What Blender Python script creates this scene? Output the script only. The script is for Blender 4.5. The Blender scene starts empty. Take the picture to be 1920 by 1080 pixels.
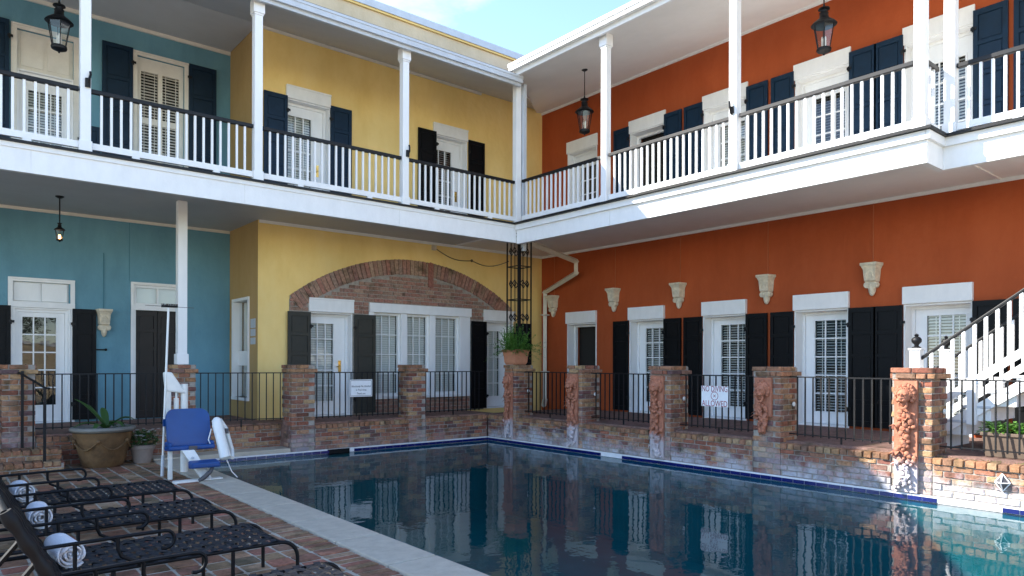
import bpy, bmesh, math, random
from mathutils import Vector, Matrix
random.seed(7)
S = bpy.context.scene
COL = S.collection
R_ = math.radians

# ------------------------------------------------------------------ camera
FPX, CX, HY, ROLL, YAW = 1320.18, 960.0, 679.5, 0.00269, 0.69202
CAM = (-9.4436, -12.2147, 1.7)
cam = bpy.data.cameras.new("camera"); camo = bpy.data.objects.new("camera", cam); COL.objects.link(camo)
cam.sensor_width = 36.0; cam.lens = 36.0 * FPX / 1920.0
cam.shift_y = (HY - 540.0) / 1920.0
cam.clip_start = 0.05; cam.clip_end = 2000
camo.location = CAM
_rot = Matrix.Rotation(-YAW, 4, 'Z') @ Matrix.Rotation(math.pi / 2, 4, 'X') @ Matrix.Rotation(ROLL, 4, 'Z')
camo.rotation_euler = _rot.to_euler()
S.camera = camo

# ------------------------------------------------------------------ world, sun, exposure
SUN_DIR = Vector((1.0, -1.0, -1.04)).normalized()
w = bpy.data.worlds.new("World"); S.world = w; w.use_nodes = True
wn = w.node_tree.nodes; wl = w.node_tree.links
bg = wn["Background"]; sky = wn.new("ShaderNodeTexSky"); sky.sky_type = 'NISHITA'
sky.sun_disc = False
sky.sun_elevation = math.asin(-SUN_DIR.z)
sky.sun_rotation = math.atan2(-SUN_DIR.x, -SUN_DIR.y)
sky.altitude = 1500.0; sky.air_density = 1.0; sky.dust_density = 0.5; sky.ozone_density = 1.6
_tc = wn.new("ShaderNodeTexCoord"); _mp = wn.new("ShaderNodeMapping"); _mp.inputs["Scale"].default_value = (1.0, 1.0, 2.2)
_nz = wn.new("ShaderNodeTexNoise"); _nz.inputs["Scale"].default_value = 3.2; _nz.inputs["Detail"].default_value = 9; _nz.inputs["Roughness"].default_value = 0.6
_rp = wn.new("ShaderNodeMapRange"); _rp.inputs[1].default_value = 0.55; _rp.inputs[2].default_value = 0.85; _rp.inputs[4].default_value = 0.4
_mx = wn.new("ShaderNodeMix"); _mx.data_type = 'RGBA'; _mx.inputs[7].default_value = (6.0, 6.2, 6.6, 1)
wl.new(_tc.outputs["Generated"], _mp.inputs[0]); wl.new(_mp.outputs[0], _nz.inputs["Vector"]); wl.new(_nz.outputs[0], _rp.inputs[0]); wl.new(_rp.outputs[0], _mx.inputs[0]); wl.new(sky.outputs[0], _mx.inputs[6])
wl.new(_mx.outputs[2], bg.inputs[0]); bg.inputs[1].default_value = 0.135
sl = bpy.data.lights.new("sun", 'SUN'); slo = bpy.data.objects.new("sun", sl); COL.objects.link(slo)
sl.energy = 3.3; sl.angle = R_(0.53); sl.color = (1.0, 0.95, 0.86)
slo.rotation_euler = SUN_DIR.to_track_quat('-Z', 'Y').to_euler(); slo.location = (-20, 20, 25)
vs = S.view_settings
vs.view_transform = 'Standard'; vs.look = 'None'; vs.gamma = 1.0; vs.use_curve_mapping = False
vs.exposure = 2.05

# ------------------------------------------------------------------ pixel helper (a pixel gives a direction; the plane it lies on gives the distance)
_F = (math.sin(YAW), math.cos(YAW)); _R = (math.cos(YAW), -math.sin(YAW))
def _dir(x, y):
    dx = x - CX; dy = HY - y
    a = (dx - dy * ROLL) / FPX; b = (dy + ROLL * dx) / FPX
    return (_F[0] + _R[0] * a, _F[1] + _R[1] * a, b)
def onplane(x, y, axis, v):
    d = _dir(x, y); t = (v - CAM[axis]) / d[axis]
    return Vector([CAM[i] + d[i] * t for i in range(3)])

# ------------------------------------------------------------------ facade frames
class Frame:
    """u runs to the right along a wall seen from the yard, n points out of the wall, z is up"""
    def __init__(s, kind, c): s.kind = kind; s.c = c; s.rot = 0.0 if kind == 'L' else -math.pi / 2
    def P(s, u, n, z): return (u, s.c - n, z) if s.kind == 'L' else (s.c - n, -u, z)
YEL = Frame('L', 1.36); BLU = Frame('L', 3.0); ORA = Frame('R', 2.8); RET = Frame('R', -4.56)
FL, UF, LC, UC = 0.58, 4.60, 4.44, 8.20        # terrace floor, gallery floor, lower ceiling, upper ceiling

# ------------------------------------------------------------------ mesh building
ORG = {}
def worg(o): return ORG.get(o.name, Vector((0, 0, 0))) if o else Vector((0, 0, 0))
def link(o, parent=None, loc=None):
    COL.objects.link(o)
    l = Vector(loc) if loc is not None else worg(parent)
    if parent: o.parent = parent
    o.location = l - worg(parent)
    ORG[o.name] = l
    return o
def thing(name, label, cat, loc=(0, 0, 0), group=None):
    o = bpy.data.objects.new(name, None); o.empty_display_size = 0.1
    link(o, None, loc); tag(o, label, cat, group); return o
def tag(o, label, cat, group=None):
    o["label"] = label; o["category"] = cat
    if group: o["group"] = group
    return o
class MB:
    def __init__(s): s.v = []; s.f = []
    def quad(s, a, b, c, d):
        i = len(s.v); s.v += [tuple(a), tuple(b), tuple(c), tuple(d)]; s.f.append((i, i + 1, i + 2, i + 3)); return s
    def hexa(s, p):
        i = len(s.v); s.v += [tuple(q) for q in p]
        for f in ((0, 3, 2, 1), (4, 5, 6, 7), (0, 1, 5, 4), (1, 2, 6, 5), (2, 3, 7, 6), (3, 0, 4, 7)): s.f.append(tuple(i + k for k in f))
        return s
    def box(s, x0, x1, y0, y1, z0, z1):
        return s.hexa([(x0, y0, z0), (x1, y0, z0), (x1, y1, z0), (x0, y1, z0), (x0, y0, z1), (x1, y0, z1), (x1, y1, z1), (x0, y1, z1)])
    def fbox(s, fr, u0, u1, n0, n1, z0, z1):
        a = fr.P(u0, n0, z0); b = fr.P(u1, n1, z1)
        return s.box(min(a[0], b[0]), max(a[0], b[0]), min(a[1], b[1]), max(a[1], b[1]), z0, z1)
    def tube(s, pts, r, n=8, cap=True):
        pts = [Vector(p) for p in pts]; rs = r if isinstance(r, (list, tuple)) else [r] * len(pts)
        base = len(s.v); up = None
        for k, p in enumerate(pts):
            t = (pts[min(k + 1, len(pts) - 1)] - pts[max(k - 1, 0)]).normalized()
            if up is None:
                up = Vector((0, 0, 1)) if abs(t.z) < 0.9 else Vector((1, 0, 0))
            e1 = (up - t * up.dot(t)).normalized(); e2 = t.cross(e1); up = e1
            for j in range(n):
                a = 2 * math.pi * j / n; s.v.append(tuple(p + (e1 * math.cos(a) + e2 * math.sin(a)) * rs[k]))
        for k in range(len(pts) - 1):
            for j in range(n):
                a = base + k * n + j; b = base + k * n + (j + 1) % n
                s.f.append((a, b, b + n, a + n))
        if cap:
            s.f.append(tuple(base + j for j in reversed(range(n)))); s.f.append(tuple(base + (len(pts) - 1) * n + j for j in range(n)))
        return s
    def lathe(s, prof, c, n=20, sx=1.0, sy=1.0, rot=0.0):
        base = len(s.v)
        for (r, z) in prof:
            for j in range(n):
                a = 2 * math.pi * j / n + rot; s.v.append((c[0] + r * sx * math.cos(a), c[1] + r * sy * math.sin(a), c[2] + z))
        for k in range(len(prof) - 1):
            for j in range(n):
                a = base + k * n + j; b = base + k * n + (j + 1) % n; s.f.append((a, b, b + n, a + n))
        s.f.append(tuple(base + j for j in reversed(range(n)))); s.f.append(tuple(base + (len(prof) - 1) * n + j for j in range(n)))
        return s
    def blob(s, c, rx, ry, rz, seg=8, ring=6, jit=0.0):
        base = len(s.v)
        for k in range(ring + 1):
            t = math.pi * k / ring
            for j in range(seg):
                a = 2 * math.pi * j / seg; q = 1 + random.uniform(-jit, jit)
                s.v.append((c[0] + rx * q * math.sin(t) * math.cos(a), c[1] + ry * q * math.sin(t) * math.sin(a), c[2] + rz * q * math.cos(t)))
        for k in range(ring):
            for j in range(seg):
                a = base + k * seg + j; b = base + k * seg + (j + 1) % seg; s.f.append((a, a + seg, b + seg, b))
        return s
    def leaf(s, p, d, L, W, bend=0.3, nrm=None):
        """a folded pointed leaf starting at p, growing along d"""
        p = Vector(p); d = Vector(d).normalized(); sd = d.cross(Vector((0, 0, 1)))
        if sd.length < 1e-3: sd = Vector((1, 0, 0))
        sd.normalize(); up = sd.cross(d)
        i = len(s.v); dn = Vector((0, 0, -1)) * L * bend
        m = p + d * L * 0.5 + dn * 0.25; e = p + d * L + dn
        s.v += [tuple(p), tuple(m + sd * W / 2 + up * W * 0.15), tuple(e), tuple(m - sd * W / 2 + up * W * 0.15), tuple(m)]
        s.f += [(i, i + 1, i + 4), (i + 1, i + 2, i + 4), (i + 2, i + 3, i + 4), (i + 3, i, i + 4)]
        return s
    def mesh(s, name, m, o=(0, 0, 0), smooth=False):
        me = bpy.data.meshes.new(name)
        me.from_pydata([(v[0] - o[0], v[1] - o[1], v[2] - o[2]) for v in s.v], [], s.f)
        me.materials.append(M[m]); me.validate(); me.update()
        if smooth:
            me.shade_smooth()
            bm = bmesh.new(); bm.from_mesh(me)
            bmesh.ops.recalc_face_normals(bm, faces=bm.faces)
            for e in bm.edges:
                if len(e.link_faces) == 2 and e.calc_face_angle(0) > 0.8: e.smooth = False
            bm.to_mesh(me); bm.free()
        return me
    def build(s, name, m, parent=None, smooth=False, bevel=0.0, loc=None):
        l = Vector(loc) if loc is not None else worg(parent)
        o = bpy.data.objects.new(name, s.mesh(name, m, l, smooth))
        link(o, parent, l)
        if bevel:
            b = o.modifiers.new("bevel", 'BEVEL'); b.width = bevel; b.segments = 2; b.limit_method = 'ANGLE'; b.angle_limit = 0.6
        return o
def struct(o): o["kind"] = "structure"; return o
def stuff(o): o["kind"] = "stuff"; return o
def inst(name, me, parent, loc, rz=0.0, scale=(1, 1, 1), tilt=0.0):
    o = bpy.data.objects.new(name, me); link(o, parent, loc)
    o.rotation_euler = (tilt, 0, rz); o.scale = scale; return o

# ------------------------------------------------------------------ materials
M = {}
def mat(name, col, rough=0.6, spec=0.5, metal=0.0, noise=0.0, nscale=3.0, bump=0.0, bscale=60.0, col2=None, streak=0.0, rvar=0.0):
    m = bpy.data.materials.new(name); m.use_nodes = True; n = m.node_tree.nodes; l = m.node_tree.links
    p = n["Principled BSDF"]; p.inputs["Base Color"].default_value = (*col, 1); p.inputs["Roughness"].default_value = rough
    p.inputs["Specular IOR Level"].default_value = spec; p.inputs["Metallic"].default_value = metal
    geo = n.new("ShaderNodeNewGeometry")
    if noise or col2:
        nz = n.new("ShaderNodeTexNoise"); nz.inputs["Scale"].default_value = nscale; nz.inputs["Detail"].default_value = 8; nz.inputs["Roughness"].default_value = 0.65
        if streak:
            mp = n.new("ShaderNodeMapping"); mp.inputs["Scale"].default_value = (1, 1, 1 - streak); l.new(geo.outputs["Position"], mp.inputs[0]); l.new(mp.outputs[0], nz.inputs["Vector"])
        else: l.new(geo.outputs["Position"], nz.inputs["Vector"])
        rp = n.new("ShaderNodeValToRGB"); rp.color_ramp.elements[0].position = 0.3; rp.color_ramp.elements[1].position = 0.72
        c2 = col2 if col2 else tuple(c * (1 + noise) for c in col); c1 = col if col2 else tuple(c * (1 - noise) for c in col)
        rp.color_ramp.elements[0].color = (*c1, 1); rp.color_ramp.elements[1].color = (*c2, 1)
        l.new(nz.outputs[0], rp.inputs[0]); l.new(rp.outputs[0], p.inputs["Base Color"])
        if rvar:
            mr = n.new("ShaderNodeMapRange"); mr.inputs[3].default_value = max(0.02, rough - rvar); mr.inputs[4].default_value = min(1, rough + rvar)
            l.new(nz.outputs[0], mr.inputs[0]); l.new(mr.outputs[0], p.inputs["Roughness"])
    if bump:
        nb = n.new("ShaderNodeTexNoise"); nb.inputs["Scale"].default_value = bscale; nb.inputs["Detail"].default_value = 6; l.new(geo.outputs["Position"], nb.inputs["Vector"])
        b = n.new("ShaderNodeBump"); b.inputs["Strength"].default_value = bump; b.inputs["Distance"].default_value = 0.02
        l.new(nb.outputs[0], b.inputs["Height"]); l.new(b.outputs[0], p.inputs["Normal"])
    M[name] = m; return m
def stucco(name, col, dark, light):
    m = mat(name, col, rough=0.75, spec=0.25, bump=0.45, bscale=9)
    n = m.node_tree.nodes; l = m.node_tree.links; p = n["Principled BSDF"]
    geo = n.new("ShaderNodeNewGeometry")
    mp = n.new("ShaderNodeMapping"); mp.inputs["Scale"].default_value = (1, 1, 0.35); l.new(geo.outputs["Position"], mp.inputs[0])
    a = n.new("ShaderNodeTexNoise"); a.inputs["Scale"].default_value = 1.6; a.inputs["Detail"].default_value = 9; a.inputs["Roughness"].default_value = 0.7; l.new(mp.outputs[0], a.inputs["Vector"])
    rp = n.new("ShaderNodeValToRGB"); e = rp.color_ramp.elements; e[0].position = 0.28; e[0].color = (*dark, 1); e[1].position = 0.75; e[1].color = (*light, 1)
    k = e.new(0.5); k.color = (*col, 1)
    l.new(a.outputs[0], rp.inputs[0])
    c = n.new("ShaderNodeTexNoise"); c.inputs["Scale"].default_value = 0.55; c.inputs["Detail"].default_value = 5; l.new(geo.outputs["Position"], c.inputs["Vector"])
    mr = n.new("ShaderNodeMapRange"); mr.inputs[1].default_value = 0.32; mr.inputs[2].default_value = 0.68; mr.inputs[3].default_value = 0.90; mr.inputs[4].default_value = 1.08; l.new(c.outputs[0], mr.inputs[0])
    vm = n.new("ShaderNodeVectorMath"); vm.operation = 'SCALE'; l.new(rp.outputs[0], vm.inputs[0]); l.new(mr.outputs[0], vm.inputs["Scale"]); l.new(vm.outputs[0], p.inputs["Base Color"])
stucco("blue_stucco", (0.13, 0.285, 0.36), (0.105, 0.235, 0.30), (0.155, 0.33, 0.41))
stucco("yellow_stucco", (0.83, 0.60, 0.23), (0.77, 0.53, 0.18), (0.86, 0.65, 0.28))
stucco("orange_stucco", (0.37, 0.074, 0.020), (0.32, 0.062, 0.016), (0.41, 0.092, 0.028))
stucco("return_stucco", (0.42, 0.28, 0.115), (0.37, 0.24, 0.09), (0.46, 0.31, 0.14))  # return wall, a darker ochre than the yellow front
stucco("cream_stucco", (0.62, 0.50, 0.33), (0.54, 0.43, 0.27), (0.68, 0.56, 0.39))
mat("white_paint", (0.78, 0.78, 0.77), 0.45, 0.4, noise=0.05, nscale=4, bump=0.06, bscale=40, streak=0.6, rvar=0.1)
mat("white_weathered", (0.77, 0.77, 0.76), 0.5, 0.4, noise=0.05, nscale=7, bump=0.08, bscale=30, streak=0.5)
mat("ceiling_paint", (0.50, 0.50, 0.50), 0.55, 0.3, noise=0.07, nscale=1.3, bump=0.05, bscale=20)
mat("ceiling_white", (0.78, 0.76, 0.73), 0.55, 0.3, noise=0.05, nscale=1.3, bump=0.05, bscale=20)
mat("cream_trim", (0.70, 0.67, 0.60), 0.5, 0.4, noise=0.08, nscale=5)
mat("gutter_metal", (0.50, 0.53, 0.56), 0.35, 0.5, noise=0.08, nscale=6, streak=0.4)
mat("downspout_paint", (0.58, 0.53, 0.43), 0.4, 0.5, noise=0.07, nscale=8)
mat("roof_flashing", (0.09, 0.10, 0.11), 0.5, 0.5)
mat("shutter_sky_tint", (0.005, 0.020, 0.042), 0.5, 0.2, noise=0.2, nscale=9)  # dark upper shutters, the sky's blue reflection put into their colour
mat("shutter_black", (0.0035, 0.004, 0.005), 0.5, 0.15, noise=0.2, nscale=9)
mat("shutter_grey", (0.040, 0.039, 0.032), 0.55, 0.25, noise=0.12, nscale=9)
mat("dark_door", (0.022, 0.018, 0.016), 0.5, 0.25, noise=0.15, nscale=7)
mat("iron", (0.005, 0.005, 0.006), 0.5, 0.3, noise=0.4, nscale=25, bump=0.15, bscale=90)
mat("handrail_black", (0.007, 0.007, 0.008), 0.5, 0.3, noise=0.4, nscale=12)
mat("room_dark", (0.035, 0.033, 0.030), 0.9, 0.1)
mat("blind", (0.66, 0.65, 0.60), 0.6, 0.3)
mat("brass", (0.75, 0.52, 0.16), 0.22, 0.5, metal=1.0)
mat("stone_corbel", (0.62, 0.55, 0.42), 0.8, 0.2, noise=0.22, nscale=12, bump=0.4, bscale=35)
mat("mortar", (0.33, 0.295, 0.255), 0.95, 0.1, noise=0.3, nscale=9, bump=0.6, bscale=60)
mat("paving_joint", (0.42, 0.38, 0.31), 0.95, 0.1, noise=0.35, nscale=6, bump=0.5, bscale=70)
mat("coping", (0.46, 0.41, 0.325), 0.6, 0.35, noise=0.14, nscale=9, bump=0.3, bscale=45)
mat("plaster_white", (0.72, 0.72, 0.72), 0.6, 0.3, noise=0.1, nscale=12)
mat("pool_plaster", (0.018, 0.15, 0.175), 0.7, 0.2, noise=0.15, nscale=2)
mat("tile_blue", (0.006, 0.010, 0.10), 0.12, 0.6, noise=0.25, nscale=5)
mat("lounger_metal", (0.005, 0.006, 0.008), 0.5, 0.2, noise=0.3, nscale=18, rvar=0.12)
mat("lounger_strap", (0.008, 0.009, 0.013), 0.5, 0.3, noise=0.3, nscale=14, rvar=0.12)
mat("towel", (0.82, 0.82, 0.84), 0.95, 0.1, bump=0.6, bscale=160)
mat("lift_white", (0.76, 0.76, 0.72), 0.3, 0.5, noise=0.06, nscale=10)
mat("lift_blue", (0.003, 0.052, 0.215), 0.42, 0.5, noise=0.08, nscale=5)
mat("grey_strap", (0.09, 0.085, 0.09), 0.6, 0.3)
mat("pole_white", (0.72, 0.71, 0.66), 0.3, 0.5, noise=0.08, nscale=6)
mat("urn", (0.075, 0.042, 0.019), 0.75, 0.3, col2=(0.22, 0.125, 0.055), nscale=5, bump=0.5, bscale=14)
mat("urn_rim", (0.20, 0.19, 0.165), 0.7, 0.3, noise=0.2, nscale=9, bump=0.3, bscale=30)
mat("grey_pot", (0.26, 0.21, 0.18), 0.65, 0.3, noise=0.12, nscale=8)
mat("terracotta_pot", (0.50, 0.215, 0.12), 0.8, 0.2, noise=0.12, nscale=9, bump=0.2, bscale=40)
mat("pink_clay", (0.30, 0.13, 0.10), 0.85, 0.2, noise=0.25, nscale=20, bump=0.4, bscale=50)
mat("soil", (0.03, 0.022, 0.016), 1, 0.1, bump=1, bscale=40)
mat("trough", (0.13, 0.095, 0.07), 0.7, 0.3, noise=0.15, nscale=8)
mat("sign_white", (0.78, 0.79, 0.80), 0.4, 0.4, noise=0.05, nscale=20)
mat("sign_ink", (0.02, 0.025, 0.045), 0.6, 0.2)
mat("sign_red", (0.32, 0.06, 0.08), 0.6, 0.2, noise=0.5, nscale=30)
mat("plastic_white", (0.8, 0.8, 0.78), 0.4, 0.5)
mat("cable", (0.16, 0.12, 0.07), 0.7, 0.3)
mat("conduit_orange", (0.40, 0.11, 0.04), 0.6, 0.3)
mat("conduit_blue", (0.05, 0.18, 0.24), 0.6, 0.3)
mat("yard_paving", (0.44, 0.36, 0.27), 0.9, 0.2, noise=0.2, nscale=4)

def foliage(name, c1, c2):
    m = bpy.data.materials.new(name); m.use_nodes = True; n = m.node_tree.nodes; l = m.node_tree.links; p = n["Principled BSDF"]
    g = n.new("ShaderNodeNewGeometry"); rp = n.new("ShaderNodeValToRGB"); e = rp.color_ramp.elements
    e[0].color = (*c1, 1); e[1].color = (*c2, 1); l.new(g.outputs["Random Per Island"], rp.inputs[0]); l.new(rp.outputs[0], p.inputs["Base Color"])
    p.inputs["Roughness"].default_value = 0.5
    t = n.new("ShaderNodeBsdfTranslucent"); l.new(rp.outputs[0], t.inputs[0])
    mx = n.new("ShaderNodeMixShader"); mx.inputs[0].default_value = 0.3; l.new(p.outputs[0], mx.inputs[1]); l.new(t.outputs[0], mx.inputs[2]); l.new(mx.outputs[0], n["Material Output"].inputs[0])
    M[name] = m
foliage("fern_leaf", (0.055, 0.16, 0.022), (0.13, 0.30, 0.05))
foliage("broad_leaf", (0.03, 0.085, 0.02), (0.07, 0.16, 0.035))
foliage("bright_leaf", (0.06, 0.17, 0.02), (0.14, 0.30, 0.05))
foliage("moss", (0.06, 0.10, 0.01), (0.14, 0.19, 0.03))
foliage("flower_white", (0.8, 0.8, 0.78), (0.9, 0.9, 0.88))

def brickmat(name, cols, wash=0.0, wash_z=(0.0, 0.6), moss=0.0, bright=1.0, rough=0.85):
    """fired clay: every brick its own tone, with speckle, lime wash low on the wall and moss at the top"""
    m = bpy.data.materials.new(name); m.use_nodes = True; n = m.node_tree.nodes; l = m.node_tree.links; p = n["Principled BSDF"]
    p.inputs["Roughness"].default_value = rough; p.inputs["Specular IOR Level"].default_value = 0.25
    g = n.new("ShaderNodeNewGeometry"); oi = n.new("ShaderNodeObjectInfo")
    ad = n.new("ShaderNodeMath"); ad.operation = 'ADD'; l.new(g.outputs["Random Per Island"], ad.inputs[0]); l.new(oi.outputs["Random"], ad.inputs[1])
    fr = n.new("ShaderNodeMath"); fr.operation = 'FRACT'; l.new(ad.outputs[0], fr.inputs[0])
    rp = n.new("ShaderNodeValToRGB"); rp.color_ramp.interpolation = 'LINEAR'; e = rp.color_ramp.elements
    while len(e) > 1: e.remove(e[0])
    for i, c in enumerate(cols):
        k = e[0] if i == 0 else e.new(i / (len(cols) - 1))
        k.position = i / (len(cols) - 1); k.color = (*[q * bright for q in c], 1)
    l.new(fr.outputs[0], rp.inputs[0])
    nz = n.new("ShaderNodeTexNoise"); nz.inputs["Scale"].default_value = 22; nz.inputs["Detail"].default_value = 8; nz.inputs["Roughness"].default_value = 0.7; l.new(g.outputs["Position"], nz.inputs["Vector"])
    mr = n.new("ShaderNodeMapRange"); mr.inputs[1].default_value = 0.3; mr.inputs[2].default_value = 0.7; mr.inputs[3].default_value = 0.55; mr.inputs[4].default_value = 1.35; l.new(nz.outputs[0], mr.inputs[0])
    mu = n.new("ShaderNodeVectorMath"); mu.operation = 'SCALE'; l.new(rp.outputs[0], mu.inputs[0]); l.new(mr.outputs[0], mu.inputs["Scale"])
    cur = mu.outputs[0]
    sp = n.new("ShaderNodeSeparateXYZ"); l.new(g.outputs["Position"], sp.inputs[0])
    if wash:
        a = n.new("ShaderNodeTexNoise"); a.inputs["Scale"].default_value = 2.2; a.inputs["Detail"].default_value = 7; a.inputs["Roughness"].default_value = 0.7; l.new(g.outputs["Position"], a.inputs["Vector"])
        zz = n.new("ShaderNodeMapRange"); zz.inputs[1].default_value = wash_z[0]; zz.inputs[2].default_value = wash_z[1]; zz.inputs[3].default_value = 0.22; zz.inputs[4].default_value = -0.25; l.new(sp.outputs[2], zz.inputs[0])
        s1 = n.new("ShaderNodeMath"); s1.operation = 'ADD'; l.new(a.outputs[0], s1.inputs[0]); l.new(zz.outputs[0], s1.inputs[1])
        s2 = n.new("ShaderNodeMapRange"); s2.inputs[1].default_value = 0.50; s2.inputs[2].default_value = 0.72; s2.inputs[4].default_value = wash; l.new(s1.outputs[0], s2.inputs[0])
        mx = n.new("ShaderNodeMix"); mx.data_type = 'RGBA'; l.new(s2.outputs[0], mx.inputs[0]); l.new(cur, mx.inputs[6]); mx.inputs[7].default_value = (0.46, 0.46, 0.49, 1); cur = mx.outputs[2]
    if moss:
        a = n.new("ShaderNodeTexNoise"); a.inputs["Scale"].default_value = 5; a.inputs["Detail"].default_value = 8; l.new(g.outputs["Position"], a.inputs["Vector"])
        s2 = n.new("ShaderNodeMapRange"); s2.inputs[1].default_value = 0.56 - 0.12 * moss; s2.inputs[2].default_value = 0.75; s2.inputs[4].default_value = 0.85; l.new(a.outputs[0], s2.inputs[0])
        mx = n.new("ShaderNodeMix"); mx.data_type = 'RGBA'; l.new(s2.outputs[0], mx.inputs[0]); l.new(cur, mx.inputs[6]); mx.inputs[7].default_value = (0.045, 0.042, 0.018, 1); cur = mx.outputs[2]
    l.new(cur, p.inputs["Base Color"])
    b = n.new("ShaderNodeBump"); b.inputs["Strength"].default_value = 0.7; b.inputs["Distance"].default_value = 0.012
    nb = n.new("ShaderNodeTexNoise"); nb.inputs["Scale"].default_value = 45; nb.inputs["Detail"].default_value = 8; l.new(g.outputs["Position"], nb.inputs["Vector"])
    l.new(nb.outputs[0], b.inputs["Height"]); l.new(b.outputs[0], p.inputs["Normal"])
    M[name] = m
REDS = [(0.20, 0.075, 0.05), (0.34, 0.125, 0.075), (0.27, 0.15, 0.095), (0.40, 0.20, 0.10), (0.17, 0.085, 0.075), (0.36, 0.15, 0.085), (0.42, 0.27, 0.14), (0.24, 0.09, 0.065), (0.12, 0.075, 0.075), (0.33, 0.17, 0.11)]
TANS = [(0.38, 0.22, 0.11), (0.34, 0.15, 0.08), (0.40, 0.27, 0.15), (0.26, 0.13, 0.08), (0.38, 0.18, 0.10), (0.20, 0.12, 0.08)]
brickmat("brick_pier", REDS + [(0.40, 0.22, 0.11)], wash=0.45, wash_z=(0.0, 1.3), moss=0.2)
brickmat("brick_wall_pool", REDS, wash=0.9, wash_z=(0.05, 0.70), moss=0.3)
brickmat("brick_wall_left", REDS, wash=0.25, wash_z=(0.0, 0.6), moss=0.25)
brickmat("brick_cap", TANS, moss=0.75)
brickmat("brick_arch", [(0.30, 0.15, 0.11), (0.36, 0.19, 0.14), (0.32, 0.21, 0.15), (0.27, 0.14, 0.115), (0.38, 0.25, 0.175), (0.35, 0.165, 0.125), (0.29, 0.20, 0.155)], moss=0.1)
brickmat("brick_tan", TANS + REDS[:3], moss=0.35)
brickmat("paver", [(0.32, 0.13, 0.08), (0.22, 0.11, 0.065), (0.37, 0.21, 0.12), (0.25, 0.165, 0.09), (0.34, 0.13, 0.09), (0.15, 0.11, 0.07), (0.40, 0.26, 0.16)], moss=1.05, rough=0.65, bright=1.0)
brickmat("terrace_brick", [(0.22, 0.12, 0.095), (0.26, 0.15, 0.115), (0.19, 0.115, 0.095)], moss=0.2)

def terracotta(name):
    mat(name, (0.40, 0.165, 0.10), 0.8, 0.2, noise=0.25, nscale=14, bump=0.3, bscale=50)
    m = M[name]; n = m.node_tree.nodes; l = m.node_tree.links; p = n["Principled BSDF"]
    src = p.inputs["Base Color"].links[0].from_socket
    g = n.new("ShaderNodeNewGeometry"); sp = n.new("ShaderNodeSeparateXYZ"); l.new(g.outputs["Position"], sp.inputs[0])
    a = n.new("ShaderNodeTexNoise"); a.inputs["Scale"].default_value = 9; a.inputs["Detail"].default_value = 6; l.new(g.outputs["Position"], a.inputs["Vector"])
    s1 = n.new("ShaderNodeMath"); s1.operation = 'MULTIPLY_ADD'; s1.inputs[1].default_value = 0.45; l.new(a.outputs[0], s1.inputs[0]); l.new(sp.outputs[2], s1.inputs[2])
    r = n.new("ShaderNodeMapRange"); r.inputs[1].default_value = 0.62; r.inputs[2].default_value = 0.78; r.inputs[3].default_value = 0.75; r.inputs[4].default_value = 0.0; l.new(s1.outputs[0], r.inputs[0])
    mx = n.new("ShaderNodeMix"); mx.data_type = 'RGBA'; l.new(r.outputs[0], mx.inputs[0]); l.new(src, mx.inputs[6]); mx.inputs[7].default_value = (0.55, 0.55, 0.58, 1); l.new(mx.outputs[2], p.inputs["Base Color"])
terracotta("lion_clay")

def fresnel(n, l, ior):
    """Fresnel that stays the same for light passing the thin sheet from either side"""
    f = n.new("ShaderNodeFresnel"); g = n.new("ShaderNodeNewGeometry"); m = n.new("ShaderNodeMapRange")
    m.inputs[3].default_value = ior; m.inputs[4].default_value = 1.0 / ior
    l.new(g.outputs["Backfacing"], m.inputs[0]); l.new(m.outputs[0], f.inputs[0]); return f
def glassmat(name, tint=(0.9, 0.93, 0.93), rough=0.0):
    m = bpy.data.materials.new(name); m.use_nodes = True; n = m.node_tree.nodes; l = m.node_tree.links; n.remove(n["Principled BSDF"])
    t = n.new("ShaderNodeBsdfTransparent"); t.inputs[0].default_value = (*tint, 1); g = n.new("ShaderNodeBsdfGlossy"); g.inputs["Roughness"].default_value = rough
    f = fresnel(n, l, 1.6)
    nz = n.new("ShaderNodeTexNoise"); nz.inputs["Scale"].default_value = 3; b = n.new("ShaderNodeBump"); b.inputs["Strength"].default_value = 0.06; b.inputs["Distance"].default_value = 0.02
    geo = n.new("ShaderNodeNewGeometry"); l.new(geo.outputs["Position"], nz.inputs["Vector"]); l.new(nz.outputs[0], b.inputs["Height"]); l.new(b.outputs[0], g.inputs["Normal"])
    mx = n.new("ShaderNodeMixShader"); l.new(f.outputs[0], mx.inputs[0]); l.new(t.outputs[0], mx.inputs[1]); l.new(g.outputs[0], mx.inputs[2]); l.new(mx.outputs[0], n["Material Output"].inputs[0])
    M[name] = m
glassmat("glass")
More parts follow.
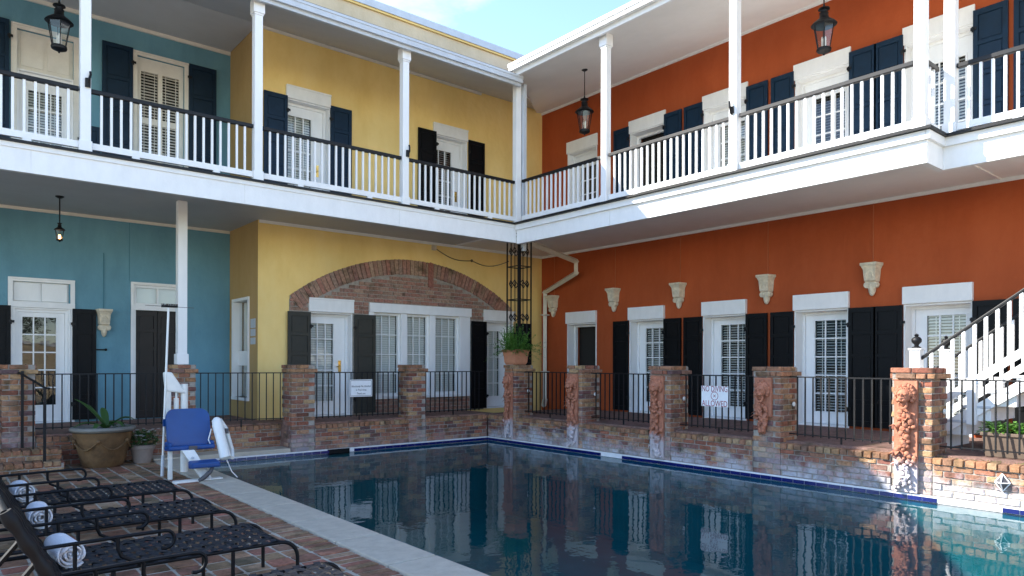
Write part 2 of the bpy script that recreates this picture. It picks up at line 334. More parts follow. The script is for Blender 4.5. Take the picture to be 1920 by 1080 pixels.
def watermat():
    m = bpy.data.materials.new("water"); m.use_nodes = True; n = m.node_tree.nodes; l = m.node_tree.links; n.remove(n["Principled BSDF"])
    t = n.new("ShaderNodeBsdfTransparent"); t.inputs[0].default_value = (0.34, 0.78, 0.80, 1)
    g = n.new("ShaderNodeBsdfGlossy"); g.inputs["Roughness"].default_value = 0.0
    f = fresnel(n, l, 1.42)
    geo = n.new("ShaderNodeNewGeometry"); b = n.new("ShaderNodeBump"); b.inputs["Strength"].default_value = 0.085; b.inputs["Distance"].default_value = 0.03
    nz = n.new("ShaderNodeTexNoise"); nz.inputs["Scale"].default_value = 3.5; nz.inputs["Detail"].default_value = 3
    l.new(geo.outputs["Position"], nz.inputs["Vector"]); l.new(nz.outputs[0], b.inputs["Height"]); l.new(b.outputs[0], g.inputs["Normal"]); l.new(b.outputs[0], f.inputs["Normal"])
    mx = n.new("ShaderNodeMixShader"); l.new(f.outputs[0], mx.inputs[0]); l.new(t.outputs[0], mx.inputs[1]); l.new(g.outputs[0], mx.inputs[2]); l.new(mx.outputs[0], n["Material Output"].inputs[0])
    M["water"] = m
watermat()
def emit(name, col, s):
    m = bpy.data.materials.new(name); m.use_nodes = True; p = m.node_tree.nodes["Principled BSDF"]
    p.inputs["Emission Color"].default_value = (*col, 1); p.inputs["Emission Strength"].default_value = s; p.inputs["Base Color"].default_value = (*col, 1); M[name] = m
emit("bulb_lit", (1.0, 0.55, 0.18), 3.5)
mat("bulb_off", (0.75, 0.66, 0.55), 0.3, 0.5)

# ------------------------------------------------------------------ shared pieces
def chamfer_unit(jit, ch=0.07):
    """unit block with worn edges"""
    bm = bmesh.new(); bmesh.ops.create_cube(bm, size=1.0)
    for v in bm.verts: v.co += Vector([random.uniform(-jit, jit) for _ in range(3)])
    bmesh.ops.bevel(bm, geom=list(bm.edges), offset=ch, segments=1, affect='EDGES')
    me = bpy.data.meshes.new("brick"); bm.to_mesh(me); bm.free(); return me
BRICK = {}
def brick_mesh(m):
    if m not in BRICK:
        L = []
        for k in range(6):
            me = chamfer_unit(0.03); me.materials.append(M[m]); L.append(me)
        BRICK[m] = L
    return random.choice(BRICK[m])
def put_brick(parent, m, fr, u0, u1, z0, z1, nface, depth=0.10, name="brick"):
    prot = random.uniform(-0.007, 0.007)
    c = fr.P((u0 + u1) / 2, nface - depth / 2 + prot, (z0 + z1) / 2)
    o = inst(name, brick_mesh(m), parent, c, fr.rot + random.uniform(-0.008, 0.008), (u1 - u0, depth, z1 - z0))
    return o
def course_run(parent, m, fr, u0, u1, z0, z1, nface, L=0.22, joint=0.012, off=0.0, depth=0.10, name="brick"):
    u = u0 - off
    while u < u1 - 1e-4:
        a = max(u, u0); b = min(u + L, u1); u += L
        if b - a > 0.045: put_brick(parent, m, fr, a + joint / 2, b - joint / 2, z0, z1, nface, depth, name)
def brick_field(parent, m, fr, u0, u1, z0, z1, nface, H=0.078, L=0.225, joint=0.012):
    k = 0; z = z0
    while z < z1 - 0.02:
        zt = min(z + H, z1)
        course_run(parent, m, fr, u0, u1, z + joint / 2, zt - joint / 2, nface, L, joint, off=(L / 2 if k % 2 else 0.0) + random.uniform(-0.02, 0.02))
        z = zt; k += 1

# ================================================================== SETTING: ground, pool, terrace, deck
PX0, PX1, PY0, PY1 = -6.27, 0.0, -14.5, 0.0         # pool opening
g = MB(); z = 0.055; B = 90
g.quad((-B, -B, z), (PX0, -B, z), (PX0, B, z), (-B, B, z)); g.quad((PX1, -B, z), (B, -B, z), (B, B, z), (PX1, B, z))
g.quad((PX0, PY1, z), (PX1, PY1, z), (PX1, B, z), (PX0, B, z)); g.quad((PX0, -B, z), (PX1, -B, z), (PX1, PY0, z), (PX0, PY0, z))
struct(g.build("ground", "yard_paving"))
# basin
b = MB(); D = -1.5
b.quad((PX0, PY0, D), (PX1, PY0, D), (PX1, PY1, D), (PX0, PY1, D))
for (a, c) in (((PX0, PY0), (PX1, PY0)), ((PX1, PY0), (PX1, PY1)), ((PX1, PY1), (PX0, PY1)), ((PX0, PY1), (PX0, PY0))):
    b.quad((a[0], a[1], D), (c[0], c[1], D), (c[0], c[1], 0.06), (a[0], a[1], 0.06))
basin = struct(b.build("pool_basin", "pool_plaster"))
wt = MB().quad((PX0, PY0, 0), (PX1, PY0, 0), (PX1, PY1, 0), (PX0, PY1, 0)).build("water", "water"); struct(wt)
# white waterline plaster and blue tiles on the two far sides
PL = Frame('L', 0.0); PR = Frame('R', 0.0)
MB().fbox(PL, PX0, -0.03, 0.0, 0.022, 0.004, 0.082).build("waterline_band", "plaster_white", basin)
MB().fbox(PR, 0.0, 14.4, 0.0, 0.022, 0.004, 0.082).build("waterline_band", "plaster_white", basin)
tme = MB().box(-0.5, 0.5, -0.5, 0.5, -0.5, 0.5).mesh("tile", "tile_blue")
TW = 0.168
def tiles(fr, u0, u1, gaps):
    u = u0
    while u < u1:
        if not any(a < u + TW / 2 < c for a, c in gaps):
            inst("tile", tme, basin, fr.P(u + TW / 2, 0.026, 0.034), fr.rot, (TW - 0.008, 0.012, 0.052))
        u += TW
tiles(PL, PX0 + 0.02, -0.03, [(-3.78, -3.30)])
tiles(PR, 0.03, 11.6, [(3.42, 3.85), (8.98, 9.55)])
MB().fbox(PL, -3.76, -3.32, 0.018, 0.03, -0.02, 0.078).build("skimmer_mouth", "shutter_black", basin)
# ladder of coping stones on the near left side
k = 0; y = PY1 + 0.05
while y > PY0:
    L = 0.93
    cs = MB().box(PX0 - 0.42, PX0 + 0.035, y - L + 0.014, y, 0.06, 0.125)
    struct_o = cs.build("coping_stone", "coping", basin, bevel=0.016); y -= L
# ledge coping along the wall foot on the far left
MB().box(PX0 - 0.42, -4.42, 0.03, 0.53, 0.055, 0.15).build("coping_ledge", "coping", basin, bevel=0.012)

# deck paving
deck = struct(MB().box(-12.5, PX0 - 0.425, -14.5, 0.52, 0.058, 0.107).build("deck", "paving_joint"))
pav = []
for k in range(5):
    me = chamfer_unit(0.015, 0.06); me.materials.append(M["paver"]); pav.append(me)
cand = []
X1 = PX0 - 0.43
y = 0.45                                                # border course along the coping
while y > -14.0:
    cand.append((X1 - 0.135, y - 0.05, 0.25, 0.085)); y -= 0.102
GX, GY = 0.205, 0.215
x = X1 - 0.28
while x > -12.2:
    y = 0.45
    while y > -14.0:
        cand.append((x - GX / 2, y - GY / 2, GX - 0.024, GY - 0.024)); y -= GY
    x -= GX
def vis(c):
    v = Vector((c[0] - CAM[0], c[1] - CAM[1])); d = v.x * _F[0] + v.y * _F[1]
    if d < 1.0: return -1
    px = CX + (v.x * _R[0] + v.y * _R[1]) / d * FPX; py = HY + 1.6 / d * FPX
    return 100 / d if (0 < px < 1920 and py < 1090) else -1
cand.sort(key=vis, reverse=True)
rest = MB()
for i, (cx, cy, sx, sy) in enumerate(cand):
    zc = 0.088 + random.uniform(-0.004, 0.006)
    if i < 300: inst("paver", pav[i % 5], deck, (cx, cy, zc), random.uniform(-0.02, 0.02), (sx, sy, 0.05))
    else:
        a = random.uniform(-0.02, 0.02); j = lambda: random.uniform(-0.003, 0.003)
        x0, x1, y0, y1 = cx - sx / 2, cx + sx / 2, cy - sy / 2, cy + sy / 2; zt = zc + 0.025; e = 0.006
        i0 = len(rest.v)
        rest.v += [(x0 + j(), y0 + j(), 0.07), (x1 + j(), y0 + j(), 0.07), (x1 + j(), y1 + j(), 0.07), (x0 + j(), y1 + j(), 0.07), (x0 + e, y0 + e, zt), (x1 - e, y0 + e, zt), (x1 - e, y1 - e, zt), (x0 + e, y1 - e, zt)]
        for f in ((4, 5, 6, 7), (0, 1, 5, 4), (1, 2, 6, 5), (2, 3, 7, 6), (3, 0, 4, 7)): rest.f.append(tuple(i0 + q for q in f))
stuff(rest.build("pavers", "paver", deck))
DZ = 0.115                                              # top of the paving

# terrace slabs (brick floor behind the pool walls)
t = MB()
t.box(-4.44, 0.25, 0.12, 3.4, 0.02, FL - 0.004); t.box(-12.5, -4.442, 0.62, 3.4, 0.02, FL - 0.005); t.box(0.14, 3.3, -14.5, 0.118, 0.02, FL - 0.003)
struct(t.build("terrace", "terrace_brick"))

# ================================================================== low brick walls round the pool
def low_wall(name, label, fr, u0, u1, nface, m, gaps=(), top=0.55, base=0.086, cap="brick_cap"):
    w_ = thing(name, label, "wall", fr.P((u0 + u1) / 2, nface, 0))
    segs = []; a = u0
    for (c, d) in sorted(gaps): segs.append((a, c)); a = d
    segs.append((a, u1))
    for (a, c) in segs:
        if c - a < 0.05: continue
        MB().fbox(fr, a, c, nface - 0.26, nface - 0.012, 0.0, top - 0.015).build("mortar_core", "mortar", w_)
        brick_field(w_, m, fr, a, c, base, top - 0.085, nface)
        u = a                                           # rowlock cap: bricks laid across the wall
        while u < c - 0.03:
            e = min(u + random.uniform(0.098, 0.118), c)
            cc = fr.P((u + e) / 2, nface - 0.10 + random.uniform(-0.012, 0.018), top - 0.040)
            inst("cap_brick", brick_mesh(cap), w_, cc, fr.rot + random.uniform(-0.02, 0.02), (e - u - 0.010, 0.235, 0.078 + random.uniform(-0.006, 0.006)))
            u = e
    return w_
PIERS_R = [(0.55, 0.94), (2.50, 2.88), (4.48, 4.93), (6.43, 6.88), (8.39, 8.87)]
low_wall("pool_wall", "low lime-stained red brick wall under the yellow building beside the pool", PL, -3.99, -0.02, 0.0, "brick_wall_left", gaps=[(-2.02, -1.60)])
low_wall("pool_wall", "long low brick wall carrying the lion piers along the orange building", PR, 0.0, 11.8, 0.0, "brick_wall_pool", gaps=PIERS_R)
BK = Frame('L', 0.50)
low_wall("terrace_wall", "low tan brick retaining wall behind the pots and the pool lift", BK, -12.0, -4.44, 0.0, "brick_tan", base=0.10, gaps=[(-8.62, -8.2), (-6.30, -5.92)])

# ------------------------------------------------------------------ brick piers
def pier(label, x0, x1, y0, y1, top=1.65, m="brick_pier", base=0.0):
    """x0<x1, y0<y1; courses of bricks round a mortar core, corbelled cap of two courses"""
    p = thing("brick_pier", label, "pier", ((x0 + x1) / 2, (y0 + y1) / 2, base), "brick piers round the pool")
    MB().box(x0 + 0.012, x1 - 0.012, y0 + 0.012, y1 - 0.012, base, top - 0.02).build("mortar_core", "mortar", p)
    H = 0.078; k = 0; zc = base + 0.002; fy = Frame('L', y0); fx = Frame('R', x0); back = MB()
    ncap = top - 2 * 0.072
    while zc < top - 0.03:
        cap = zc >= ncap - 1e-3
        h = 0.072 if cap else min(H, ncap - zc)
        o = (0.035 if zc < ncap + 0.05 else 0.012) if cap else 0.0
        mm = "brick_cap" if cap and random.random() < 0.45 else m
        T = 0.095; j = 0.011
        X0, X1_, Y0, Y1_ = x0 - o, x1 + o, y0 - o, y1 + o
        fy.c = Y0; fx.c = X0
        za, zb = zc + j / 2, zc + h - j / 2
        wx, wy = X1_ - X0, Y1_ - Y0
        if k % 2 == 0:
            course_run(p, mm, fy, X0, X1_, za, zb, 0.0, L=wx / 2 + 1e-4, depth=T)
            course_run(p, mm, fx, -Y1_ + T, -Y0 - T, za, zb, 0.0, L=0.24, depth=T)
        else:
            course_run(p, mm, fx, -Y1_, -Y0, za, zb, 0.0, L=wy / 2 + 1e-4, depth=T)
            course_run(p, mm, fy, X0 + T, X1_ - T, za, zb, 0.0, L=0.24, depth=T)
        q = 0.5 * (Y0 + Y1_)
        if k % 2 == 0: back.box(X0 + T, X1_ - 0.004, Y1_ - T, Y1_, za, zb); back.box(X1_ - T, X1_, Y0 + T, Y1_ - T - 0.01, za, zb)
        else: back.box(X0 + T, X1_ - T - 0.01, Y1_ - T, Y1_, za, zb); back.box(X1_ - T, X1_, Y0 + T, q - 0.005, za, zb); back.box(X1_ - T, X1_, q + 0.005, Y1_, za, zb)
        zc += h; k += 1
    stuff(back.build("rear_bricks", m, p))
    MB().box(x0 + 0.02, x1 - 0.02, y0 + 0.02, y1 - 0.02, top - 0.03, top - 0.006).build("cap_mortar", "mortar", p)
    return p

def relief(p, x, yc, w_, ztop, zbot, pointed):
    """terracotta panel facing the pool: lion head with ring over hanging fruit"""
    wv = w_ / 2
    pn = MB(); pn.box(x - 0.035, x + 0.004, yc - wv, yc + wv, zbot, ztop)
    if pointed:
        pn = MB(); zs = zbot + (ztop - zbot) * 0.32
        pn.box(x - 0.035, x + 0.004, yc - wv, yc + wv, zs, ztop)
        pn.hexa([(x - 0.035, yc - 0.02, zbot), (x + 0.004, yc - 0.02, zbot), (x + 0.004, yc + 0.02, zbot), (x - 0.035, yc + 0.02, zbot),
                 (x - 0.035, yc - wv * 0.6, zs), (x + 0.004, yc - wv * 0.6, zs), (x + 0.004, yc + wv * 0.6, zs), (x - 0.035, yc + wv * 0.6, zs)])
    panel = pn.build("relief_panel", "lion_clay", p); panel["label"] = "terracotta relief panel with a lion head over hanging fruit"
    s = wv / 0.13; X = x - 0.035; h = MB(); zc = ztop - 0.19 * s
    for k in range(22):                                   # mane locks
        a = math.pi * 2 * k / 22; rr = random.uniform(0.095, 0.125) * s
        if math.sin(a) < -0.75: continue
        h.blob((X - 0.018, yc + rr * math.cos(a) * 0.92, zc + rr * math.sin(a) + 0.012), 0.035 * s, 0.026 * s, 0.032 * s, 7, 5, 0.15)
    for k in range(12):
        a = math.pi * (k + 0.5) / 12; rr = 0.078 * s
        h.blob((X - 0.045, yc + rr * math.cos(a), zc + rr * math.sin(a) * 0.95 + 0.02), 0.03 * s, 0.022 * s, 0.026 * s, 6, 5, 0.15)
    h.blob((X - 0.045 * s, yc, zc + 0.01), 0.075 * s, 0.078 * s, 0.085 * s, 12, 9)          # skull
    h.blob((X - 0.100 * s, yc, zc - 0.030 * s), 0.055 * s, 0.045 * s, 0.040 * s, 10, 8)      # muzzle
    h.blob((X - 0.148 * s, yc, zc - 0.016 * s), 0.018 * s, 0.022 * s, 0.014 * s, 8, 6)       # nose
    h.blob((X - 0.088 * s, yc, zc + 0.015 * s), 0.060 * s, 0.022 * s, 0.032 * s, 8, 6)       # bridge
    for sg in (-1, 1):
        h.blob((X - 0.105 * s, yc + sg * 0.036 * s, zc + 0.030 * s), 0.022 * s, 0.022 * s, 0.014 * s, 8, 6)   # brow
        h.blob((X - 0.118 * s, yc + sg * 0.026 * s, zc - 0.042 * s), 0.036 * s, 0.024 * s, 0.022 * s, 8, 6)   # cheek
        h.blob((X - 0.035 * s, yc + sg * 0.085 * s, zc + 0.075 * s), 0.02 * s, 0.022 * s, 0.026 * s, 7, 5)    # ear
    ring = [(X - 0.085 * s + 0.012 * math.sin(t_), yc + 0.046 * s * math.cos(t_), zc - 0.098 * s + 0.046 * s * math.sin(t_)) for t_ in [math.pi * 2 * q / 16 for q in range(17)]]
    h.tube(ring, 0.014 * s, 6, False)
    h.blob((X - 0.05 * s, yc, zc - 0.085 * s), 0.04 * s, 0.045 * s, 0.04 * s, 8, 6)
    h.build("lion_head", "lion_clay", panel, smooth=True)
    f = MB(); zf0 = zc - 0.19 * s; n_ = int((zf0 - zbot) / 0.0105)
    for k in range(n_):
        t_ = k / max(1, n_ - 1); zz = zf0 - (zf0 - zbot - 0.04) * t_ 
        if pointed: hw = wv * (0.75 - 0.62 * max(0, (t_ - 0.35) / 0.65)) * (0.55 + 0.45 * min(1, t_ / 0.25))
        else: hw = wv * (0.62 + 0.28 * math.sin(t_ * 14.0)) * (0.6 + 0.4 * min(1, t_ / 0.12))
        yy = yc + random.uniform(-1, 1) * hw; r = random.uniform(0.018, 0.040) * s
        if random.random() < 0.3:
            f.leaf((X - 0.02, yy, zz), (-0.6, random.uniform(-1, 1), random.uniform(-0.9, 0.2)), 0.10 * s, 0.06 * s, 0.2)
        f.blob((X - 0.012 - 0.035 * (1 - abs(yy - yc) / wv), yy, zz), r * 0.95, r, r * random.uniform(0.8, 1.2), 8, 6, 0.08)
    f.build("hanging_fruit", "lion_clay", panel, smooth=True)
WHO = ["carrying the potted fern at the pool corner", "before the open dark doorway", "between the fern pier and the NO DIVING sign", "with the pointed lion panel beside the NO DIVING sign", "sunlit, at the foot of the white stairs"]
pier_objs = []
for k, (a, c) in enumerate(PIERS_R):
    p = pier("brick pier with lion relief " + WHO[k], 0.0, 0.50, -c, -a)
    pier_objs.append(p)
    ww = 0.27 if k else 0.24
    yc = -(a + c) / 2 + (0.03 if k else 0.0)
    if k == 4: yc = -8.58
    if k == 3: relief(p, -0.012, yc, ww, 1.485, 0.66, True)
    else: relief(p, -0.012, yc, ww, 1.485, 0.095, False)
    pt = MB()                                              # small round light socket on the face towards the steps
    cy_ = -c - 0.012
    for q, r in enumerate((0.034, 0.018)):
        pt.tube([(0.34, cy_, 1.10), (0.34, cy_ - 0.012 - 0.008 * q, 1.10)], r, 12)
    pt.build("socket_cover", "plastic_white", p, smooth=True)
pier("plain brick pier left of the door with the brass lock", -4.44, -3.99, 0.0, 0.46)
pier("plain brick pier in front of the triple window", -2.02, -1.60, 0.0, 0.42)
pl_ = pier("brick pier under the tall white post by the pool lift", -6.30, -5.92, 0.48, 0.88, base=0.10)
pier("brick pier beside the black stair handrail and the glazed blue-wall door", -8.62, -8.2, 0.48, 0.88, base=0.10)

# ================================================================== iron fences
fence_bar = MB().box(-0.0085, 0.0085, -0.0085, 0.0085, 0, 0.845).mesh("bar", "iron")
def fence(label, a, b, z0=0.645, gap=0.118):
    a = Vector(a); b = Vector(b); d = b - a; L = d.length; d.normalize(); r = math.atan2(d.y, d.x)
    f = thing("iron_fence", label, "fence", ((a.x + b.x) / 2, (a.y + b.y) / 2, FL), "iron fence panels between the piers")
    for nm, z, h in (("top_rail", z0 + 0.845, 0.018), ("bottom_rail", z0 + 0.02, 0.014)):
        m_ = MB(); nrm = Vector((-d.y, d.x)) * 0.016
        p = [a - nrm, b - nrm, b + nrm, a + nrm]
        m_.hexa([(q.x, q.y, z) for q in p] + [(q.x, q.y, z + h) for q in p]); m_.build(nm, "iron", f)
    n_ = max(2, round(L / gap))
    for k in range(1, n_):
        q = a + d * (L * k / n_); inst("bar", fence_bar, f, (q.x, q.y, z0), r)
    q = (a + b) / 2; MB().box(q.x - .01, q.x + .01, q.y - .01, q.y + .01, 0.54, z0 + 0.03).build("foot", "iron", f)
    return f
XF = 0.26
def ry(k): return PIERS_R[k]
fence("black iron fence panel beside the potted fern pier, by the downspout", (XF, -ry(0)[1]), (XF, -ry(1)[0]))
fence("black iron fence panel before the half-hidden narrow door with shutters", (XF, -ry(1)[1]), (XF, -ry(2)[0]))
fence("black iron fence panel that carries the NO DIVING sign", (XF, -ry(2)[1]), (XF, -ry(3)[0]))
fence("black iron fence panel between the pointed lion pier and the sunlit pier", (XF, -ry(3)[1]), (XF, -ry(4)[0]))
fence("black iron fence panel before the white stairs and the green trough", (XF, -ry(4)[1]), (XF, -11.7))
fence("black iron fence panel that carries the small framed notice", (-3.99, 0.2), (-2.02, 0.2))
fence("black iron fence panel before the right half of the triple window", (-1.60, 0.2), (0.02, 0.2))
fence("black iron fence panel before the bare yellow wall corner", (-5.92, 0.68), (-4.40, 0.30))
fence("black iron fence panel above the big urn, before the dark double doors", (-8.2, 0.68), (-6.30, 0.68))
fence("black iron fence panel at the yard end beyond the handrail", (-12.0, 0.68), (-8.62, 0.68))

# ================================================================== buildings
def wall_sheet(fr, u0, u1, z0, z1, openings, depth, mb=None):
    """wall face with real openings and their reveals; openings = (u0,u1,z0,z1)"""
    mb = mb or MB()
    us = sorted(set([u0, u1] + [o[0] for o in openings] + [o[1] for o in openings])); us = [u for u in us if u0 <= u <= u1]
    zs = sorted(set([z0, z1] + [o[2] for o in openings] + [o[3] for o in openings])); zs = [z for z in zs if z0 <= z <= z1]
    for i in range(len(us) - 1):
        for j in range(len(zs) - 1):
            cu, cz = (us[i] + us[i + 1]) / 2, (zs[j] + zs[j + 1]) / 2
            if any(o[0] < cu < o[1] and o[2] < cz < o[3] for o in openings): continue
            mb.quad(fr.P(us[i], 0, zs[j]), fr.P(us[i + 1], 0, zs[j]), fr.P(us[i + 1], 0, zs[j + 1]), fr.P(us[i], 0, zs[j + 1]))
    for (a, b, c, d) in openings:
        mb.quad(fr.P(a, 0, c), fr.P(a, 0, d), fr.P(a, -depth, d), fr.P(a, -depth, c))
        mb.quad(fr.P(b, 0, d), fr.P(b, 0, c), fr.P(b, -depth, c), fr.P(b, -depth, d))
        mb.quad(fr.P(a, 0, d), fr.P(b, 0, d), fr.P(b, -depth, d), fr.P(a, -depth, d))
        mb.quad(fr.P(a, 0, c), fr.P(a, -depth, c), fr.P(b, -depth, c), fr.P(b, 0, c))
    return mb
pane_cache = {}
def panes(parent, fr, u0, u1, z0, z1, nc, nr, n, mun=0.022):
    """glazing bars as one mesh, each pane its own piece"""
    du, dz = (u1 - u0) / nc, (z1 - z0) / nr
    bars = MB()
    for i in range(1, nc): bars.fbox(fr, u0 + i * du - mun / 2, u0 + i * du + mun / 2, n - 0.012, n + 0.012, z0, z1)
    for j in range(1, nr): bars.fbox(fr, u0, u1, n - 0.010, n + 0.010, z0 + j * dz - mun / 2, z0 + j * dz + mun / 2)
    if bars.v: bars.build("glazing_bars", "white_paint", parent)
    key = (round(du, 4), round(dz, 4), fr.kind)
    if key not in pane_cache:
        f0 = Frame(fr.kind, 0); pane_cache[key] = MB().quad(f0.P(-du / 2, 0, -dz / 2), f0.P(du / 2, 0, -dz / 2), f0.P(du / 2, 0, dz / 2), f0.P(-du / 2, 0, dz / 2)).mesh("pane", "glass")
    for i in range(nc):
        for j in range(nr): inst("pane", pane_cache[key], parent, fr.P(u0 + (i + .5) * du, n, z0 + (j + .5) * dz))
def blind(parent, fr, u0, u1, z0, z1, n, tilt=0.75, pitch=0.05):
    m = MB(); z = z0
    dz = pitch * 0.5 * math.sin(tilt); dn = pitch * 0.5 * math.cos(tilt) * 0.9
    while z < z1:
        m.quad(fr.P(u0, n + dn, z - dz), fr.P(u1, n + dn, z - dz), fr.P(u1, n - dn, z + dz), fr.P(u0, n - dn, z + dz)); z += pitch
    for q in (0.2, 0.8): m.fbox(fr, u0 + (u1 - u0) * q - .006, u0 + (u1 - u0) * q + .006, n + dn, n + dn + .004, z0, z1)
    m.build("blind", "blind", parent)
def french_door(bld, fr, u0, u1, z0, z1, rec, gl, nc, nr, tilt=0.6, dark=False, handle=None, casing=0.0, leaf="white_paint", openleaf=False):
    """door leaf set back in its opening; gl = glass rectangle"""
    J = 0.03
    f = MB()
    f.fbox(fr, u0 + .002, u0 + J, -rec - 0.05, 0.012, z0, z1); f.fbox(fr, u1 - J, u1 - .002, -rec - 0.05, 0.012, z0, z1); f.fbox(fr, u0 + J, u1 - J, -rec - 0.05, 0.010, z1 - J, z1 - .002)
    f.fbox(fr, u0 + J, u0 + J + 0.05, -rec - 0.03, -rec + 0.045, z0, z1 - J); f.fbox(fr, u1 - J - 0.05, u1 - J, -rec - 0.03, -rec + 0.045, z0, z1 - J)
    f.fbox(fr, u0 + J + 0.05, u1 - J - 0.05, -rec - 0.03, -rec + 0.043, z1 - J - 0.05, z1 - J)
    f.fbox(fr, u0 + J, u1 - J, -rec - 0.03, 0.0, z0 - 0.001, z0 + 0.025)
    d = f.build("door", "white_paint", bld)
    if openleaf: return d
    a, b_, c, e = gl; U0, U1, Z1 = u0 + J + .052, u1 - J - .052, z1 - J - .052
    lf = MB(); n0, n1 = -rec - 0.025, -rec + 0.018
    lf.fbox(fr, U0, a, n0, n1, z0 + .03, Z1); lf.fbox(fr, b_, U1, n0, n1, z0 + .03, Z1)
    lf.fbox(fr, a, b_, n0, n1, z0 + .03, c); lf.fbox(fr, a, b_, n0, n1, e, Z1)
    for (p, q, r, s_) in ((a - .02, a + .006, c, e), (b_ - .006, b_ + .02, c, e)): lf.fbox(fr, p, q, n1, n1 + .010, r, s_)
    lf.fbox(fr, a - .02, b_ + .02, n1, n1 + .011, c - .02, c + .006); lf.fbox(fr, a - .02, b_ + .02, n1, n1 + .011, e - .006, e + .02)
    lf.build("door_leaf", leaf, d)
    panes(d, fr, a, b_, c, e, nc, nr, -rec)
    if tilt is not None: blind(d, fr, a + .005, b_ - .005, c, e, -rec - 0.06, tilt)
    if handle is not None:
        h = MB(); zc = z0 + 1.02
        h.fbox(fr, handle - .03, handle + .03, n1, n1 + .012, zc - .11, zc + .13); h.fbox(fr, handle - .012, handle + .012, n1 + .012, n1 + .035, zc + .05, zc + .09)
        p0 = Vector(fr.P(handle, n1 + .05, zc)); p1 = Vector(fr.P(handle - .09, n1 + .055, zc)); h.tube([fr.P(handle, n1, zc), p0, p1], .012, 8)
        h.build("lock_plate", "brass", d, smooth=True)
    return d
def shutter(bld, fr, u0, u1, z0, z1, m, npan=4, n=0.025, flip=False):
    s = MB(); st = 0.065
    s.fbox(fr, u0, u0 + st, n, n + .036, z0, z1); s.fbox(fr, u1 - st, u1, n, n + .036, z0, z1)
    dz = (z1 - z0 - 0.09) / npan
    s.fbox(fr, u0 + st, u1 - st, n + .001, n + .035, z0, z0 + .10); s.fbox(fr, u0 + st, u1 - st, n + .001, n + .035, z1 - .085, z1)
    for k in range(1, npan): s.fbox(fr, u0 + st, u1 - st, n + .001, n + .035, z0 + .045 + dz * k - .03, z0 + .045 + dz * k + .03)
    s.fbox(fr, u0 + st, u1 - st, n + .002, n + .014, z0 + .1, z1 - .085)
    o = s.build("shutter", m, bld)
    for k in range(npan):
        a, b_ = z0 + .045 + dz * k + (.055 if k == 0 else .03), z0 + .045 + dz * (k + 1) - (.04 if k == npan - 1 else .03)
        MB().fbox(fr, u0 + st + .018, u1 - st - .018, n + .014, n + .024, a + .018, b_ - .018).build("panel", m, o)
    ue = u1 if flip else u0
    for zz in (z0 + .3, z1 - .28):
        hg = MB(); hg.fbox(fr, ue - .03, ue + .05, n + .037, n + .05, zz - .022, zz + .022); hg.fbox(fr, ue - .012, ue + .012, n + .0372, n + .062, zz - .05, zz + .03)
        hg.build("hinge", "iron", o)
    return o
def lintel(bld, fr, u0, u1, z0, z1, n=0.05, steps=True):
    m = MB(); m.fbox(fr, u0, u1, 0.002, n, z0, z1)
    if steps: m.fbox(fr, u0 - .0, u1 + .0, n, n + .018, z1 - .035, z1); m.fbox(fr, u0 + .012, u1 - .012, n, n + .010, z0, z0 + .03)
    return m.build("lintel", "white_weathered", bld, bevel=0.004)

# ---- orange wing
ora = thing("orange_building", "two-storey orange stucco wing with white lintels and black shutters beside the pool", "building", (3.0, -5.5, FL))
DO = [(-0.40, 0.60), (1.62, 2.61), (3.59, 4.59), (5.57, 6.57), (7.45, 8.44), (9.42, 10.42)]
op = [(a, b_, FL, 2.66) for a, b_ in DO] + [(a, b_, UF, 6.89) for a, b_ in DO]
wall_sheet(ORA, -1.44, 13.0, 0.3, 9.2, op, 0.42).build("wall", "orange_stucco", ora)
MB().box(3.225, 12.0, -13.5, 6.0, 0.0, 9.2).build("room_core", "room_dark", ora)
for i, (a, b_) in enumerate(DO):
    tl = 0.5
    if i == 0: french_door(ora, ORA, a, b_, FL, 2.66, 0.26, None, 0, 0, openleaf=True)
    else: french_door(ora, ORA, a, b_, FL, 2.66, 0.28, (a + .25, b_ - .17, FL + .24, 2.48), 3, 5, tilt=(.5, .6, .45, .35, .7, .5)[i])
    if i == 1: french_door(ora, ORA, a, b_, UF, 6.89, 0.26, None, 0, 0, openleaf=True)
    else: french_door(ora, ORA, a, b_, UF, 6.89, 0.22, (a + .25, b_ - .17, UF + .24, 6.52), 3, 5, tilt=(None, .5, 1.0, .4, .8, .5)[i])
    lintel(ora, ORA, a, b_ + .01, 2.66, 2.94, 0.075, False); lintel(ora, ORA, a - .02, b_ + .02, 6.88, 7.16, 0.04, False)
    if i:
        shutter(ora, ORA, a - .455, a - .005, 0.62, 2.65, "shutter_black", 5, flip=True); shutter(ora, ORA, b_ + .005, b_ + .455, 0.62, 2.65, "shutter_black", 5)
        shutter(ora, ORA, a - .455, a - .005, 4.64, 7.05, "shutter_sky_tint", 5, flip=True); shutter(ora, ORA, b_ + .005, b_ + .455, 4.64, 7.05, "shutter_sky_tint", 5)
for u in (-0.87, 1.19, 3.02, 5.04, 6.97):
    MB().fbox(ORA, u - .007, u + .007, 0.002, 0.016, 3.40, LC).build("conduit", "conduit_orange", ora)
MB().fbox(ORA, -1.42, 13.0, 0.003, 0.035, LC - .055, LC).build("ceiling_trim", "white_weathered", ora)
MB().fbox(ORA, -1.42, 13.0, 0.003, 0.035, 8.10, 8.155).build("ceiling_trim", "white_weathered", ora)

